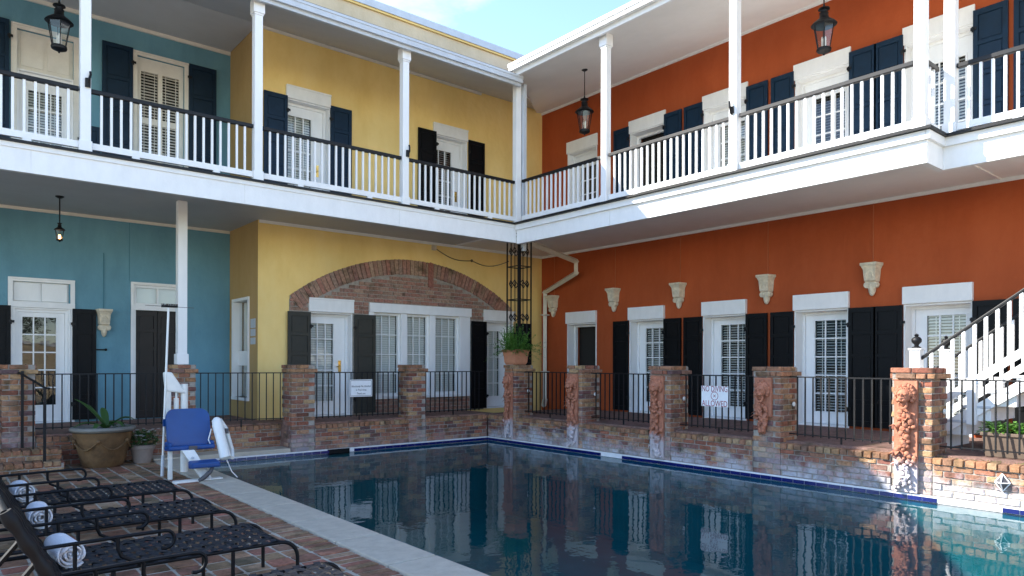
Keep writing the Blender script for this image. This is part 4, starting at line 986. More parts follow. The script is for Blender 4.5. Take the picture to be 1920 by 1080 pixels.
# ================================================================== stone wall brackets
def corbel(label, fr, u, z0, z1, w_=.30):
    c = thing("wall_bracket", label, "bracket", fr.P(u, 0, z0), "carved stone wall brackets"); H = z1 - z0; h = w_ / 2
    b_ = MB(); 
    def ring(zf, hw, n): return [(u - hw, .002, z0 + H * zf), (u + hw, .002, z0 + H * zf), (u + hw * .82, n, z0 + H * zf), (u - hw * .82, n, z0 + H * zf)]
    prof = [(.42, h * .62, .12), (.46, h * .70, .155), (.60, h * .74, .165), (.80, h * .80, .175), (.90, h * .96, .205), (.93, h * 1.06, .225), (1.0, h * 1.06, .225)]
    i0 = len(b_.v)
    for (zf, hw, n) in prof: b_.v += [fr.P(*q) for q in ring(zf, hw, n)]
    for k in range(len(prof) - 1):
        for j in range(4): b_.f.append((i0 + 4 * k + j, i0 + 4 * k + (j + 1) % 4, i0 + 4 * k + 4 + (j + 1) % 4, i0 + 4 * k + 4 + j))
    b_.f.append(tuple(i0 + j for j in reversed(range(4)))); b_.f.append(tuple(i0 + 4 * (len(prof) - 1) + j for j in range(4)))
    b_.build("bracket_bowl", "stone_corbel", c)
    s_ = MB(); arc = [fr.P(u + h * .42 * math.cos(t_), .172, z0 + H * .55 + H * .20 * math.sin(t_)) for t_ in [math.pi * q / 8 for q in range(9)]]
    s_.tube(arc, .013, 6); s_.build("shell_rim", "stone_corbel", c, smooth=True)
    m_ = MB()
    m_.blob(fr.P(u, .05, z0 + H * .26), *( (h * .40, .075, H * .26) if fr.kind == 'L' else (.075, h * .40, H * .26)), 12, 9)
    m_.blob(fr.P(u, .055, z0 + H * .10), *( (h * .26, .055, H * .10) if fr.kind == 'L' else (.055, h * .26, H * .10)), 10, 7)
    for sg in (-1, 1):
        for r in (.055, .032): m_.tube([fr.P(u + sg * h * .40, .03, z0 + H * .34), fr.P(u + sg * h * .40, .115 + (.02 if r < .05 else 0), z0 + H * .34)], r, 12)
    m_.build("scroll", "stone_corbel", c, smooth=True)
corbel("carved cream stone bracket beside the beige downspout", ORA, -.86, 2.85, 3.39, .30)
corbel("carved cream stone bracket between the open dark doorway and the narrow door", ORA, 1.19, 2.87, 3.41, .30)
corbel("carved cream stone bracket high on the orange wall, left of the NO DIVING sign", ORA, 3.02, 2.84, 3.38)
corbel("carved cream stone bracket high on the orange wall, right of the NO DIVING sign", ORA, 5.04, 2.81, 3.36)
corbel("carved cream stone bracket above the pair of black shutters by the stairs", ORA, 6.97, 2.83, 3.38)
corbel("carved cream stone bracket on the lower blue wall", BLU, -6.89, 2.16, 2.68, .27)

# ================================================================== cable and box under the yellow gallery
cb = thing("cable_box", "small junction box with a sagging cable above the brick arch", "cable", YEL.P(-.55, 0, 4.3))
MB().fbox(YEL, -.60, -.50, .003, .07, 4.26, 4.38).build("box", "stone_corbel", cb)
p0, p1, p2 = Vector(YEL.P(-.50, .04, 4.30)), Vector(YEL.P(.52, .04, 4.12)), Vector((.1, -.58, 3.86))
cab = MB(); L1 = [p0.lerp(p1, k / 10) + Vector((0, 0, -.10 * math.sin(math.pi * k / 10))) for k in range(11)]; L2 = [p1.lerp(p2, k / 10) + Vector((0, 0, -.12 * math.sin(math.pi * k / 10))) for k in range(1, 11)]
cab.tube(L1 + L2, .010, 5); cab.blob(p1, .035, .03, .035); cab.build("cable_run", "cable", cb)

# ================================================================== signs
def text_mesh(body, size, m, parent, fr, u, n, z, sx=1.0, align='CENTER'):
    cu = bpy.data.curves.new("lettering", 'FONT'); cu.body = body; cu.size = size; cu.align_x = align; cu.align_y = 'CENTER'; cu.extrude = .0012
    to = bpy.data.objects.new("lettering", cu); COL.objects.link(to)
    dg = bpy.context.evaluated_depsgraph_get(); me = bpy.data.meshes.new_from_object(to.evaluated_get(dg)); bpy.data.objects.remove(to)
    me.materials.clear(); me.materials.append(M[m])
    o = bpy.data.objects.new("lettering", me); link(o, parent, fr.P(u, n, z)); o.rotation_euler = (math.pi / 2, 0, fr.rot); o.scale = (sx, 1, 1); return o
FS = Frame('L', 0.2)
a = onplane(656, 712, 1, .17); b_ = onplane(698, 743, 1, .17)
sg = thing("pool_notice", "small white framed notice wired to the iron fence beside the grey shutter", "sign", (a.x, .17, b_.z))
u0, u1, z0, z1 = a.x, b_.x, b_.z, a.z; uc, zc = (u0 + u1) / 2, (z0 + z1) / 2
MB().fbox(FS, u0, u1, .02, .028, z0, z1).build("board", "sign_white", sg, bevel=.002)
bd = MB(); e = .016; t_ = .007
bd.fbox(FS, u0 + e, u1 - e, .028, .0295, z0 + e, z0 + e + t_); bd.fbox(FS, u0 + e, u1 - e, .028, .0295, z1 - e - t_, z1 - e); bd.fbox(FS, u0 + e, u0 + e + t_, .028, .0296, z0 + e, z1 - e); bd.fbox(FS, u1 - e - t_, u1 - e, .028, .0296, z0 + e, z1 - e)
bd.build("border", "sign_ink", sg)
for k, (tx, dz) in enumerate((("Absolutely No Alcohol", .035), ("in Pool Area", -.035), ("Thank you", -.105))):
    text_mesh(tx, .055, "sign_ink", sg, FS, uc, .0285, zc + dz, .80)
FR_ = Frame('R', XF)
a = onplane(1315, 723, 0, XF - .03); b_ = onplane(1365, 764, 0, XF - .03)
sg = thing("diving_sign", "white NO DIVING ALLOWED board hung on the iron fence", "sign", (XF - .03, a.y, b_.z))
u0, u1, z0, z1 = -a.y, -b_.y, b_.z, a.z; uc, zc = (u0 + u1) / 2, (z0 + z1) / 2
MB().fbox(FR_, u0, u1, .02, .028, z0, z1).build("board", "sign_white", sg, bevel=.002)
text_mesh("NO DIVING", .135, "sign_red", sg, FR_, uc + .0, .0285, zc + .115, .68)
text_mesh("ALLOWED", .135, "sign_red", sg, FR_, uc, .0285, zc - .12, .74)
text_mesh("\u2297", .10, "sign_red", sg, FR_, uc, .0285, zc - .0, 1.0)

# ================================================================== wall light on the pool wall
a = onplane(1880, 905, 0, -.01)
wl_ = thing("wall_light", "small grey diamond-shaped light on the sunlit pool wall", "light", (-.01, a.y, a.z))
d_ = .10; m_ = MB(); i0 = 0
m_.v = [(-.015, a.y, a.z + d_), (-.015, a.y - d_ * .75, a.z), (-.015, a.y, a.z - d_), (-.015, a.y + d_ * .75, a.z), (-.085, a.y, a.z)]; m_.f = [(0, 1, 4), (1, 2, 4), (2, 3, 4), (3, 0, 4), (3, 2, 1, 0)]
m_.build("lamp_body", "grey_strap", wl_)
fr_ = MB(); P4 = m_.v
for k in range(4): fr_.tube([P4[k], P4[4]], .007, 5); fr_.tube([P4[k], P4[(k + 1) % 4]], .007, 5)
fr_.build("lamp_frame", "white_weathered", wl_)

# ================================================================== white stairs at the right
st = thing("white_stairs", "white wooden stairs with black handrail rising beside the orange wall", "stairs", (1.2, -9.0, FL))
SX0, SX1, SY, RUN, RIS = .86, 1.86, -8.42, .27, .195
for k in range(12):
    y0 = SY - RUN * k; z0 = FL + RIS * k
    MB().box(SX0 + .02, SX1 - .02, y0 - RUN, y0, z0, z0 + RIS - .035).build("riser", "white_weathered", st)
    MB().box(SX0 - .03, SX1 + .03, y0 - RUN - .02, y0 + .03, z0 + RIS - .034, z0 + RIS).build("tread", "gutter_metal", st, bevel=.006)
sk = MB(); yA, zA = SY - .05, FL + .02
for x in (SX0, SX1):
    sk.hexa([(x - .025, SY + .0, FL), (x + .025, SY + .0, FL), (x + .025, SY - RUN * 12, FL + RIS * 11.2), (x - .025, SY - RUN * 12, FL + RIS * 11.2),
             (x - .025, SY + .0, FL + .16), (x + .025, SY + .0, FL + .16), (x + .025, SY - RUN * 12, FL + RIS * 12), (x - .025, SY - RUN * 12, FL + RIS * 12)])
sk.build("stringer", "white_paint", st)
SLP = RIS / RUN
for i, x in enumerate((SX0 - .03, SX1 + .03)):
    yn = SY + .04
    nw = MB(); nw.box(x - .065, x + .065, yn - .065, yn + .065, FL, 1.88); nw.box(x - .08, x + .08, yn - .08, yn + .08, 1.88, 1.905); no = nw.build("newel", "white_paint", st, bevel=.005)
    MB().lathe([(.0, 0), (.055, 0), (.055, .015), (.025, .03), (.03, .05), (.06, .085), (.062, .12), (.045, .145), (.02, .16), (.03, .18), (.0, .20)], (x, yn, 1.905), 14).build("finial", "handrail_black", no, smooth=True)
    zr = 1.70
    def slope_bar(m_, w_, za, zb, ys=yn - .06, ye=SY - RUN * 12):
        zs = (yn - ys) * SLP; ze = (yn - ye) * SLP
        m_.hexa([(x - w_, ys, za + zs), (x + w_, ys, za + zs), (x + w_, ye, za + ze), (x - w_, ye, za + ze), (x - w_, ys, zb + zs), (x + w_, ys, zb + zs), (x + w_, ye, zb + ze), (x - w_, ye, zb + ze)])
    r1 = MB(); slope_bar(r1, .022, .92, 1.04); ro = r1.build("lower_rail", "white_paint", st)
    r2 = MB(); slope_bar(r2, .024, zr, zr + .05); r2.build("handrail", "handrail_black", st, bevel=.01)
    for k in range(1, 26):
        yy = yn - .06 - k * .125; dz = (yn - yy) * SLP
        MB().box(x - .019, x + .019, yy - .019, yy + .019, .98 + dz, zr + .01 + dz).build("baluster", "white_paint", ro)
    for yy in (SY - .62, SY - 2.6):
        dz = (yn - yy) * SLP; MB().box(x - .05, x + .05, yy - .05, yy + .05, FL + dz * .72, 1.04 + dz).build("half_post", "white_paint", st)

# ================================================================== plants and pots
def spray(mb, c, n, rad, h, L, W, up=.5, bend=.5):
    for k in range(n):
        a = random.uniform(0, 2 * math.pi); r = rad * math.sqrt(random.random()); z_ = random.random()
        p = Vector((c[0] + r * math.cos(a) * (1 - .4 * z_), c[1] + r * math.sin(a) * (1 - .4 * z_), c[2] + h * z_))
        d = Vector((math.cos(a + random.uniform(-.8, .8)), math.sin(a + random.uniform(-.8, .8)), random.uniform(-.2, 1) * up * 2))
        mb.leaf(p, d, L * random.uniform(.6, 1.2), W * random.uniform(.7, 1.2), bend * random.random())
# fern in a square terracotta pot on the corner pier
fp = thing("potted_fern", "square terracotta pot with a feathery green fern on the corner pier", "plant", (.10, -.80, 1.65))
def sqpot(name, c, prof, m, parent, ratio=1.0):
    mb = MB(); mb.lathe([(r * 1.4142, z_) for r, z_ in prof], c, 4, 1, ratio, math.pi / 4); return mb.build(name, m, parent, bevel=.012)
sqpot("pot", (.12, -.80, 1.65), [(.150, 0), (.175, .05), (.185, .17), (.20, .27), (.215, .285), (.215, .32), (.185, .32), (.185, .27)], "terracotta_pot", fp)
MB().box(-.05, .29, -.97, -.63, 1.90, 1.93).build("soil", "soil", fp)
ff = MB()
for k in range(230):
    a = random.uniform(0, 2 * math.pi); el = random.uniform(.15, 1.45); L = random.uniform(.28, .58)
    d = Vector((math.cos(a) * math.cos(el), math.sin(a) * math.cos(el), math.sin(el))); p = Vector((.07, -.84, 1.92)) + Vector((random.uniform(-.14, .14), random.uniform(-.14, .14), 0))
    for q in range(12):
        t_ = (q + 1) / 12; pp = p + d * L * t_ + Vector((0, 0, -.45 * L * t_ * t_ * max(0, 1.3 - el)))
        for w_ in range(2): ff.leaf(pp, d + Vector((random.uniform(-1, 1), random.uniform(-1, 1), random.uniform(-.3, .6))), .07, .017, .2)
ff.build("fronds", "fern_leaf", fp)
# big urn
ur = thing("glazed_urn", "large brown weathered urn with broad-leaved plant on the brick deck", "planter", (-7.40, .03, DZ))
UC_ = (-7.40, -.02, DZ)
MB().lathe([(.0, 0), (.26, 0), (.285, .03), (.31, .12), (.345, .28), (.385, .44), (.40, .52), (.37, .52), (.0, .50)], UC_, 32).build("urn_body", "urn", ur, smooth=True)
MB().lathe([(.385, .52), (.43, .535), (.445, .56), (.435, .59), (.40, .60), (.375, .585), (.36, .54)], UC_, 32).build("urn_rim", "urn_rim", ur, smooth=True)
sw = MB()
for q in range(6):
    a0 = q * math.pi / 3 + .2; P_ = []
    for k in range(9):
        a = a0 + math.pi / 3 * k / 8; zz = .40 - .13 * math.sin(math.pi * k / 8); rr = .31 + (zz - .12) * .225 + .028
        P_.append((UC_[0] + rr * math.cos(a), UC_[1] + rr * math.sin(a), UC_[2] + zz))
    sw.tube(P_, [.006 + .008 * math.sin(math.pi * k / 8) for k in range(9)], 6); sw.blob(P_[0], .03, .03, .03, 7, 5, .1)
sw.build("garland", "urn", ur, smooth=True)
MB().lathe([(.0, .50), (.37, .545), (.0, .56)], UC_, 24).build("soil", "soil", ur)
def blade(mb, p, az, L, W, rise, droop):
    p = Vector(p); n_ = 8; h = Vector((math.cos(az), math.sin(az), 0)); sd = Vector((-math.sin(az), math.cos(az), 0)); i0 = len(mb.v)
    for k in range(n_ + 1):
        t_ = k / n_; c = p + h * (L * t_ * .75) + Vector((0, 0, L * (rise * t_ - droop * t_ * t_))); w_ = W * (math.sin(math.pi * min(1, t_ * .92 + .08)) ** .8) * .5 + .004
        mb.v += [tuple(c - sd * w_ + Vector((0, 0, w_ * .35))), tuple(c), tuple(c + sd * w_ + Vector((0, 0, w_ * .35)))]
    for k in range(n_):
        a = i0 + 3 * k; mb.f += [(a, a + 1, a + 4, a + 3), (a + 1, a + 2, a + 5, a + 4)]
base = Vector((-7.36, -.02, DZ + .55))
for az, L, W, ri, dr in ((2.6, .62, .13, 1.1, .35), (-.3, .50, .13, 1.0, .75), (.5, .42, .11, .8, .7), (3.3, .62, .10, .6, .55), (-2.2, .45, .1, .8, .8), (-1.0, .42, .10, .9, .8), (1.6, .45, .1, 1.2, .5), (2.9, .35, .08, 1.3, .2)):
    b_ = MB(); blade(b_, base + Vector((random.uniform(-.03, .03), random.uniform(-.03, .03), 0)), az, L, W, ri, dr); b_.build("broad_leaf", "broad_leaf", ur, smooth=False)
gc = MB(); spray(gc, (UC_[0] + .1, UC_[1] - .05, DZ + .55), 70, .25, .10, .10, .035, .3); gc.build("low_foliage", "broad_leaf", ur)
# small pot with white flowers
sp_ = thing("flower_pot", "small grey-brown pot with white flowering plant beside the big urn", "plant", (-6.86, .02, DZ))
c = (-6.86, -.02, DZ)
MB().lathe([(.0, 0), (.125, 0), (.15, .16), (.165, .22), (.185, .225), (.19, .285), (.17, .285), (.16, .26), (.0, .255)], c, 28).build("pot", "grey_pot", sp_, smooth=True)
fo = MB(); spray(fo, (c[0], c[1], c[2] + .27), 420, .25, .22, .075, .04, .5); fo.build("foliage", "broad_leaf", sp_)
fw = MB()
for k in range(34):
    a = random.uniform(0, 6.28); r = .25 * math.sqrt(random.random()); p = (c[0] + r * math.cos(a), c[1] + r * math.sin(a), c[2] + .36 + .16 * random.random())
    for q in range(5):
        t_ = q * 6.28 / 5; fw.leaf(p, (math.cos(t_), math.sin(t_), .3), .034, .028, .1)
fw.build("flowers", "flower_white", sp_)
# trough by the stairs
tc = onplane(1895, 862, 0, .55)
tg = thing("planter_trough", "brown rectangular trough with bright green leafy plants behind the iron fence", "planter", (.55, tc.y, FL))
TY0, TY1 = -10.35, onplane(1842, 830, 0, .42).y
tb = MB(); tb.hexa([(.42, TY0, FL), (.70, TY0, FL), (.70, TY1 - .03, FL), (.42, TY1 - .03, FL), (.38, TY0, FL + .28), (.74, TY0, FL + .28), (.74, TY1, FL + .28), (.38, TY1, FL + .28)]); tb.box(.365, .755, TY0, TY1 + .012, FL + .255, FL + .295)
tb.build("trough_box", "trough", tg, bevel=.006)
tl = MB()
for k in range(7):
    yy = TY1 - .1 - .15 * k; spray(tl, (.55, yy, FL + .27), 95, .17, .13, .10, .055, .35)
tl.build("foliage", "bright_leaf", tg)
# moss and weeds on the sunlit wall top
ms = MB()
for k in range(420):
    yy = random.uniform(-11.2, -8.95); spray(ms, (random.uniform(.09, .28) if random.random() < .7 else random.uniform(-.0, .1), yy, .555), 1, .02, .01, .03, .012, .6)
mo = stuff(ms.build("moss", "moss")); mo["label"] = "green moss and tiny weeds on top of the sunlit pool wall"; mo["category"] = "moss"

# ================================================================== steps and handrail at the far left
sp2 = thing("brick_steps", "short flight of worn brick steps up to the terrace beside the handrail", "steps", (-8.05, .2, DZ))
HX0, HX1 = -8.75, -7.93
for k, (y0, y1, zt) in enumerate(((-.30, .02, .27), (.02, .48, .42))):
    MB().box(HX0 + .01, HX1 - .01, y0 + .01, y1, .07, zt - .03).build("mortar_core", "mortar", sp2)
    fr = Frame('L', y0); fx = Frame('R', HX0)
    zz = DZ - .01
    while zz < zt - .07:
        course_run(sp2, "brick_tan", fr, HX0, HX1, zz + .005, zz + .068, 0.0, off=random.uniform(0, .1)); zz += .075
    u = HX0
    while u < HX1 - .04:
        inst("tread_brick", brick_mesh("brick_cap"), sp2, (u + .055, (y0 + y1) / 2 - .01, zt - .035), random.uniform(-.02, .02), (.10, y1 - y0 + .02, .068)); u += .112
    zz = DZ - .01; sidef = MB()
    while zz < zt - .07:
        sidef.box(HX1 - .08, HX1 + .004, y0 + .012, y1, zz + .006, zz + .068); zz += .075
    sidef.build("side_bricks", "brick_tan", sp2)
hr = thing("stair_handrail", "black iron handrail with square posts at the brick steps", "handrail", (-8.0, 0, DZ))
ha = onplane(42, 702, 1, .40); hb = onplane(84, 727, 1, -.22)
hx = -8.0
A_, B_ = Vector((ha.x, .40, ha.z)), Vector((hb.x, -.22, hb.z))
MB().box(A_.x - .018, A_.x + .018, .382, .418, .42, A_.z + .05).build("upper_post", "iron", hr); MB().box(B_.x - .018, B_.x + .018, -.238, -.202, .26, B_.z).build("lower_post", "iron", hr)
MB().tube([A_ + Vector((-.04, .06, .02)), A_, B_, B_ + Vector((.05, -.05, -.01))], .016, 8).build("rail", "iron", hr); 
m_ = A_.lerp(B_, .5); MB().tube([(m_.x, m_.y, .30), (m_.x, m_.y, m_.z)], .011, 6).build("mid_bar", "iron", hr)

# ================================================================== pool lift
lf_ = thing("pool_lift", "white pool lift with a blue moulded chair at the pool edge", "pool lift", (-6.65, -2.0, DZ))
def rrect(mb, cx, cz, w_, h, r, y0, y1, lean=0.0, n=6, curve=0.0):
    """rounded plate in the x-z plane, leaned back and dished"""
    pts = []
    for (sx_, sz_, a0) in ((1, 1, 0), (-1, 1, 90), (-1, -1, 180), (1, -1, 270)):
        for k in range(n + 1):
            a = R_(a0 + 90 * k / n); pts.append((cx + sx_ * (w_ / 2 - r) + r * math.cos(a), cz + sz_ * (h / 2 - r) + r * math.sin(a)))
    i0 = len(mb.v); N_ = len(pts)
    for yy in (y0, y1):
        for (px, pz) in pts: mb.v.append((px, yy + (pz - cz) * lean - curve * ((px - cx) / (w_ / 2)) ** 2, pz))
        mb.v.append((cx, yy, cz))
    c0, c1 = i0 + N_, i0 + 2 * N_ + 1
    for k in range(N_):
        k2 = (k + 1) % N_; mb.f += [(i0 + k, i0 + k2, c0), (i0 + N_ + 1 + k2, i0 + N_ + 1 + k, c1), (i0 + k2, i0 + k, i0 + N_ + 1 + k, i0 + N_ + 1 + k2)]
bk_ = MB(); rrect(bk_, -6.70, .80, .56, .50, .12, -1.93, -1.885, .22, curve=.05); bk_.build("chair_back", "lift_blue", lf_, smooth=True)
se = MB(); se.hexa([(-7.00, -2.20, .515), (-6.42, -2.22, .515), (-6.42, -1.92, .49), (-7.0, -1.92, .49), (-7.00, -2.20, .575), (-6.42, -2.22, .575), (-6.42, -1.92, .56), (-7.0, -1.92, .56)])
se.box(-7.0, -6.95, -2.19, -1.93, .56, .62); se.box(-6.46, -6.42, -2.19, -1.93, .56, .62); se.build("chair_seat", "lift_blue", lf_, bevel=.02)
MB().box(-6.76, -6.66, -2.235, -2.205, .52, .57).build("seat_clip", "grey_strap", lf_)
fr2 = MB(); fr2.hexa([(-6.80, -2.50, .30), (-6.44, -2.52, .30), (-6.44, -2.32, .28), (-6.80, -2.32, .28), (-6.80, -2.50, .37), (-6.44, -2.52, .37), (-6.44, -2.32, .39), (-6.80, -2.32, .39)]); fr2.build("foot_rest", "lift_blue", lf_, bevel=.02)
ms_ = MB(); ms_.tube([(-6.62, -1.45, DZ), (-6.62, -1.45, 1.38)], .050, 16); ms_.build("mast", "lift_white", lf_, smooth=True)
ar = MB(); ar.hexa([(-6.86, -1.50, .62), (-6.80, -1.50, .62), (-6.80, -1.42, .62), (-6.86, -1.42, .62), (-6.88, -1.50, 1.50), (-6.80, -1.50, 1.50), (-6.80, -1.42, 1.50), (-6.88, -1.42, 1.50)])
ar.hexa([(-6.87, -1.515, 1.28), (-6.60, -1.515, 1.24), (-6.60, -1.40, 1.24), (-6.87, -1.40, 1.28), (-6.90, -1.515, 1.55), (-6.80, -1.515, 1.55), (-6.80, -1.40, 1.55), (-6.90, -1.40, 1.55)]); ar.build("lift_arm", "lift_white", lf_, bevel=.02)
MB().tube([(-6.73, -1.46, .55), (-6.73, -1.46, 1.18)], .035, 12).tube([(-6.73, -1.46, 1.18), (-6.73, -1.46, 1.34)], .016, 8).build("actuator", "lift_white", lf_, smooth=True)
lg = MB(); lg.box(-6.97, -6.92, -2.05, -1.98, DZ, .50); lg.box(-6.99, -6.38, -2.42, -2.30, DZ - .01, DZ + .025)
lg.hexa([(-6.62, -2.40, DZ), (-6.50, -2.40, DZ), (-6.50, -2.28, DZ), (-6.62, -2.28, DZ), (-6.86, -2.25, .52), (-6.70, -2.25, .52), (-6.70, -2.10, .52), (-6.86, -2.10, .52)]); lg.build("base_frame", "lift_white", lf_, bevel=.008)
bo = MB()
for q in ((-6.74, -2.30, .42), (-6.70, -2.33, .33), (-6.56, -2.41, .16)): bo.tube([q, (q[0], q[1] - .03, q[2])], .017, 8)
bo.build("bolt", "gutter_metal", lf_)
MB().tube([(-6.52, -2.44, .30), (-6.56, -2.47, .24), (-6.64, -2.47, .17), (-6.70, -2.45, .13)], [.02, .028, .03, .022], 8).build("strap", "grey_strap", lf_, smooth=True)
# wrapped control arm with its hoses
wa = MB(); P0, P1 = onplane(405, 783, 1, -2.1), onplane(424, 862, 1, -2.3)
ax = [P0 + (P1 - P0) * t_ for t_ in (0, .06, .2, .5, .8, .95, 1)]
wa.tube(ax, [.03, .065, .075, .070, .075, .08, .04], 12); wa.build("wrapped_arm", "lift_white", lf_, smooth=True)
wk = MB(); wk.tube([P0 + Vector((.05, -.02, -.02)), P0 + Vector((.12, -.03, -.15)), P0 + Vector((.20, -.05, -.45)), P1 + Vector((.08, -.02, .02))], [.02, .03, .03, .025], 8)
wk.tube([P0 + Vector((-.06, 0, -.15)), P0 + Vector((-.10, 0, -.30)), P0 + Vector((-.06, -.05, -.42))], .008, 6); wk.tube([P1 + Vector((0, 0, .02)), P1 + Vector((.06, -.05, -.16)), P1 + Vector((.12, -.10, -.24))], .007, 6); wk.build("hose", "lift_white", lf_, smooth=True)
MB().box(P0.x + .10, P0.x + .14, P0.y - .10, P0.y - .06, P0.z - .22, P0.z - .15).build("clip", "grey_strap", lf_)

# brush pole leaning on the lift
bp = thing("pool_brush", "long white pole with a wide brush head propped beside the blue chair", "pool brush", (-7.0, -1.7, DZ))
b0 = onplane(304, 893, 2, DZ); b1 = onplane(316, 577, 1, b0.y + .25)
MB().tube([b0, b0.lerp(b1, .12)], .023, 12).build("pole_sleeve", "gutter_metal", bp, smooth=True)
MB().tube([b0.lerp(b1, .10), b1], .0155, 12).build("pole", "pole_white", bp, smooth=True)
bh = MB(); bh.box(b1.x - .09, b1.x + .12, b1.y - .02, b1.y + .03, b1.z + .005, b1.z + .03); bh.build("brush_block", "shutter_black", bp)
br = MB()
for k in range(60):
    x = b1.x - .09 + .21 * k / 59; br.tube([(x, b1.y + random.uniform(-.015, .02), b1.z + .03), (x + random.uniform(-.01, .01), b1.y + random.uniform(-.03, .03), b1.z + .055)], .003, 3)
br.tube([(b1.x - .30, b1.y, b1.z + .02), (b1.x + .34, b1.y, b1.z + .012)], .004, 5); br.build("bristles", "grey_strap", bp)
MB().box(b0.x + .02, b0.x + .16, b0.y + .02, b0.y + .07, .80, .90).build("pole_clamp", "lift_blue", bp)

# ================================================================== loungers
SZ = .455
strap_w = .052
def arc(c, r, a0, a1, n=6): return [Vector((c[0] + r * math.cos(R_(a0 + (a1 - a0) * k / n)), c[1], c[2] + r * math.sin(R_(a0 + (a1 - a0) * k / n)))) for k in range(n + 1)]
def make_lounger(label, yn):
    """long axis along x: foot end at x=0 local, head at negative x; near edge at y=0, far edge at y=.66"""
    ox, oy = -7.57, yn
    L = thing("sun_lounger", label, "lounger", (ox, oy, DZ), "strap loungers on the brick deck")
    def T(p): return (ox + p[0], oy + p[1], p[2])
    W = .66; PV = -1.30
    fm_ = MB()
    for y in (0, W):
        pts = [Vector((.12, y, DZ))] + [Vector((.12, y, SZ - .12))] + arc((0.0, y, SZ - .12), .12, 0, 90)[1:] + [Vector((-1.95, y, SZ))]
        fm_.tube([T(p) for p in pts], .0138, 8)
    fm_.tube([T((-.01, 0, SZ)), T((-.01, W, SZ))], .0165, 8); fm_.tube([T((PV, 0, SZ)), T((PV, W, SZ))], .0165, 8); fm_.tube([T((-1.95, 0, SZ)), T((-1.95, W, SZ))], .0165, 8)
    fm_.build("frame", "lounger_metal", L, smooth=True)
    for y in (.005, W - .005):
        for x in (-.32, -1.02, -1.72): MB().tube([T((x, y, DZ)), T((x, y, SZ))], .0130, 8).build("leg", "lounger_metal", L, smooth=True)
    # woven seat straps
    ln = MB(); k = 0
    for k in range(9):
        y = .035 + (W - .07) * (k + .5) / 9 
        n_ = 20; i0 = len(ln.v)
        for q in range(n_ + 1):
            x = -.01 + (PV + .02) * q / n_; z_ = SZ + .012 + (.006 if (q + k) % 2 else -.006)
            ln.v += [T((x, y - strap_w / 2, z_)), T((x, y + strap_w / 2, z_))]
        for q in range(n_): ln.f.append((i0 + 2 * q, i0 + 2 * q + 1, i0 + 2 * q + 3, i0 + 2 * q + 2))
    n_x = 20
    for q in range(n_x):
        x = -.04 + (PV + .06) * q / (n_x - 1); i0 = len(ln.v)
        for k in range(19):
            y = -.018 + (W + .036) * k / 18; z_ = SZ + .012 + (.006 if (k + q) % 2 == 0 else -.004)
            ln.v += [T((x - strap_w * .42, y, z_)), T((x + strap_w * .42, y, z_))]
        for k in range(18): ln.f.append((i0 + 2 * k, i0 + 2 * k + 1, i0 + 2 * k + 3, i0 + 2 * k + 2))
    ln.build("seat_straps", "lounger_strap", L)
    # raised backrest with its prop
    ang = R_(62); BL = .72; dirb = Vector((-math.cos(ang), 0, math.sin(ang)))
    bf = MB()
    for y in (.03, W - .03): bf.tube([T(Vector((PV, y, SZ + .01)) + dirb * BL * t_ / 24) for t_ in range(25)], [.024 + (.006 if (t_ // 2) % 2 else 0) for t_ in range(25)], 8)
    bf.tube([T(Vector((PV, .03, SZ)) + dirb * BL), T(Vector((PV, W - .03, SZ)) + dirb * BL)], .017, 8)
    bo_ = bf.build("backrest", "lounger_metal", L, smooth=True)
    bs = MB()
    for q in range(11):
        c = Vector((PV, 0, SZ)) + dirb * (.06 + .062 * q); h = dirb * (strap_w * .45)
        nn = Vector((math.sin(ang), 0, math.cos(ang))) * (.014 if q % 2 else .006)
        bs.quad(T(c - h + nn + Vector((0, .012, 0))), T(c - h + nn + Vector((0, W - .012, 0))), T(c + h + nn + Vector((0, W - .012, 0))), T(c + h + nn + Vector((0, .012, 0))))
    for q in range(8):
        y = .06 + (W - .12) * (q + .5) / 8; c0 = Vector((PV, y, SZ)) + dirb * .02; c1 = Vector((PV, y, SZ)) + dirb * (BL - .01); nn = Vector((math.sin(ang), 0, math.cos(ang))) * .010
        bs.quad(T(c0 + nn + Vector((0, -.024, 0))), T(c0 + nn + Vector((0, .024, 0))), T(c1 + nn + Vector((0, .024, 0))), T(c1 + nn + Vector((0, -.024, 0))))
    bs.build("back_straps", "lounger_strap", bo_)
    for y in (.06, W - .06):
        MB().tube([T(Vector((PV, y, SZ)) + dirb * .48), T((-1.86, y, SZ + .01))], .012, 6).build("prop", "lounger_metal", L, smooth=True)
    # arms with a curled front
    for y in (-.015, W + .015):
        zA = SZ + .195
        pts = [Vector((-1.62, y, zA - .01)), Vector((-.95, y, zA)), Vector((-.74, y, zA))] + arc((-.74, y, zA - .055), .055, 90, -110, 8)[1:]
        MB().tube([T(p) for p in pts], .0112, 8).build("arm", "lounger_metal", L, smooth=True)
        pts = [Vector((-1.00, y, zA)), Vector((-1.00, y, zA - .07)), Vector((-.98, y, zA - .12)), Vector((-.90, y, SZ + .03)), Vector((-.86, y, SZ))]
        MB().tube([T(p) for p in pts], .0112, 8).build("arm_support", "lounger_metal", L, smooth=True)
        MB().tube([T((-1.22, y, SZ)), T((-1.22, y, zA))], .0112, 8).build("arm_post", "lounger_metal", L, smooth=True)
    return L
LY = [-4.92, -6.18, -7.46, -8.80]
make_lounger("black strap lounger closest to the pool lift", LY[0])
make_lounger("black strap lounger second from the pool lift", LY[1])
make_lounger("black strap lounger third from the pool lift", LY[2])
make_lounger("black strap lounger with no towel on it", LY[3])
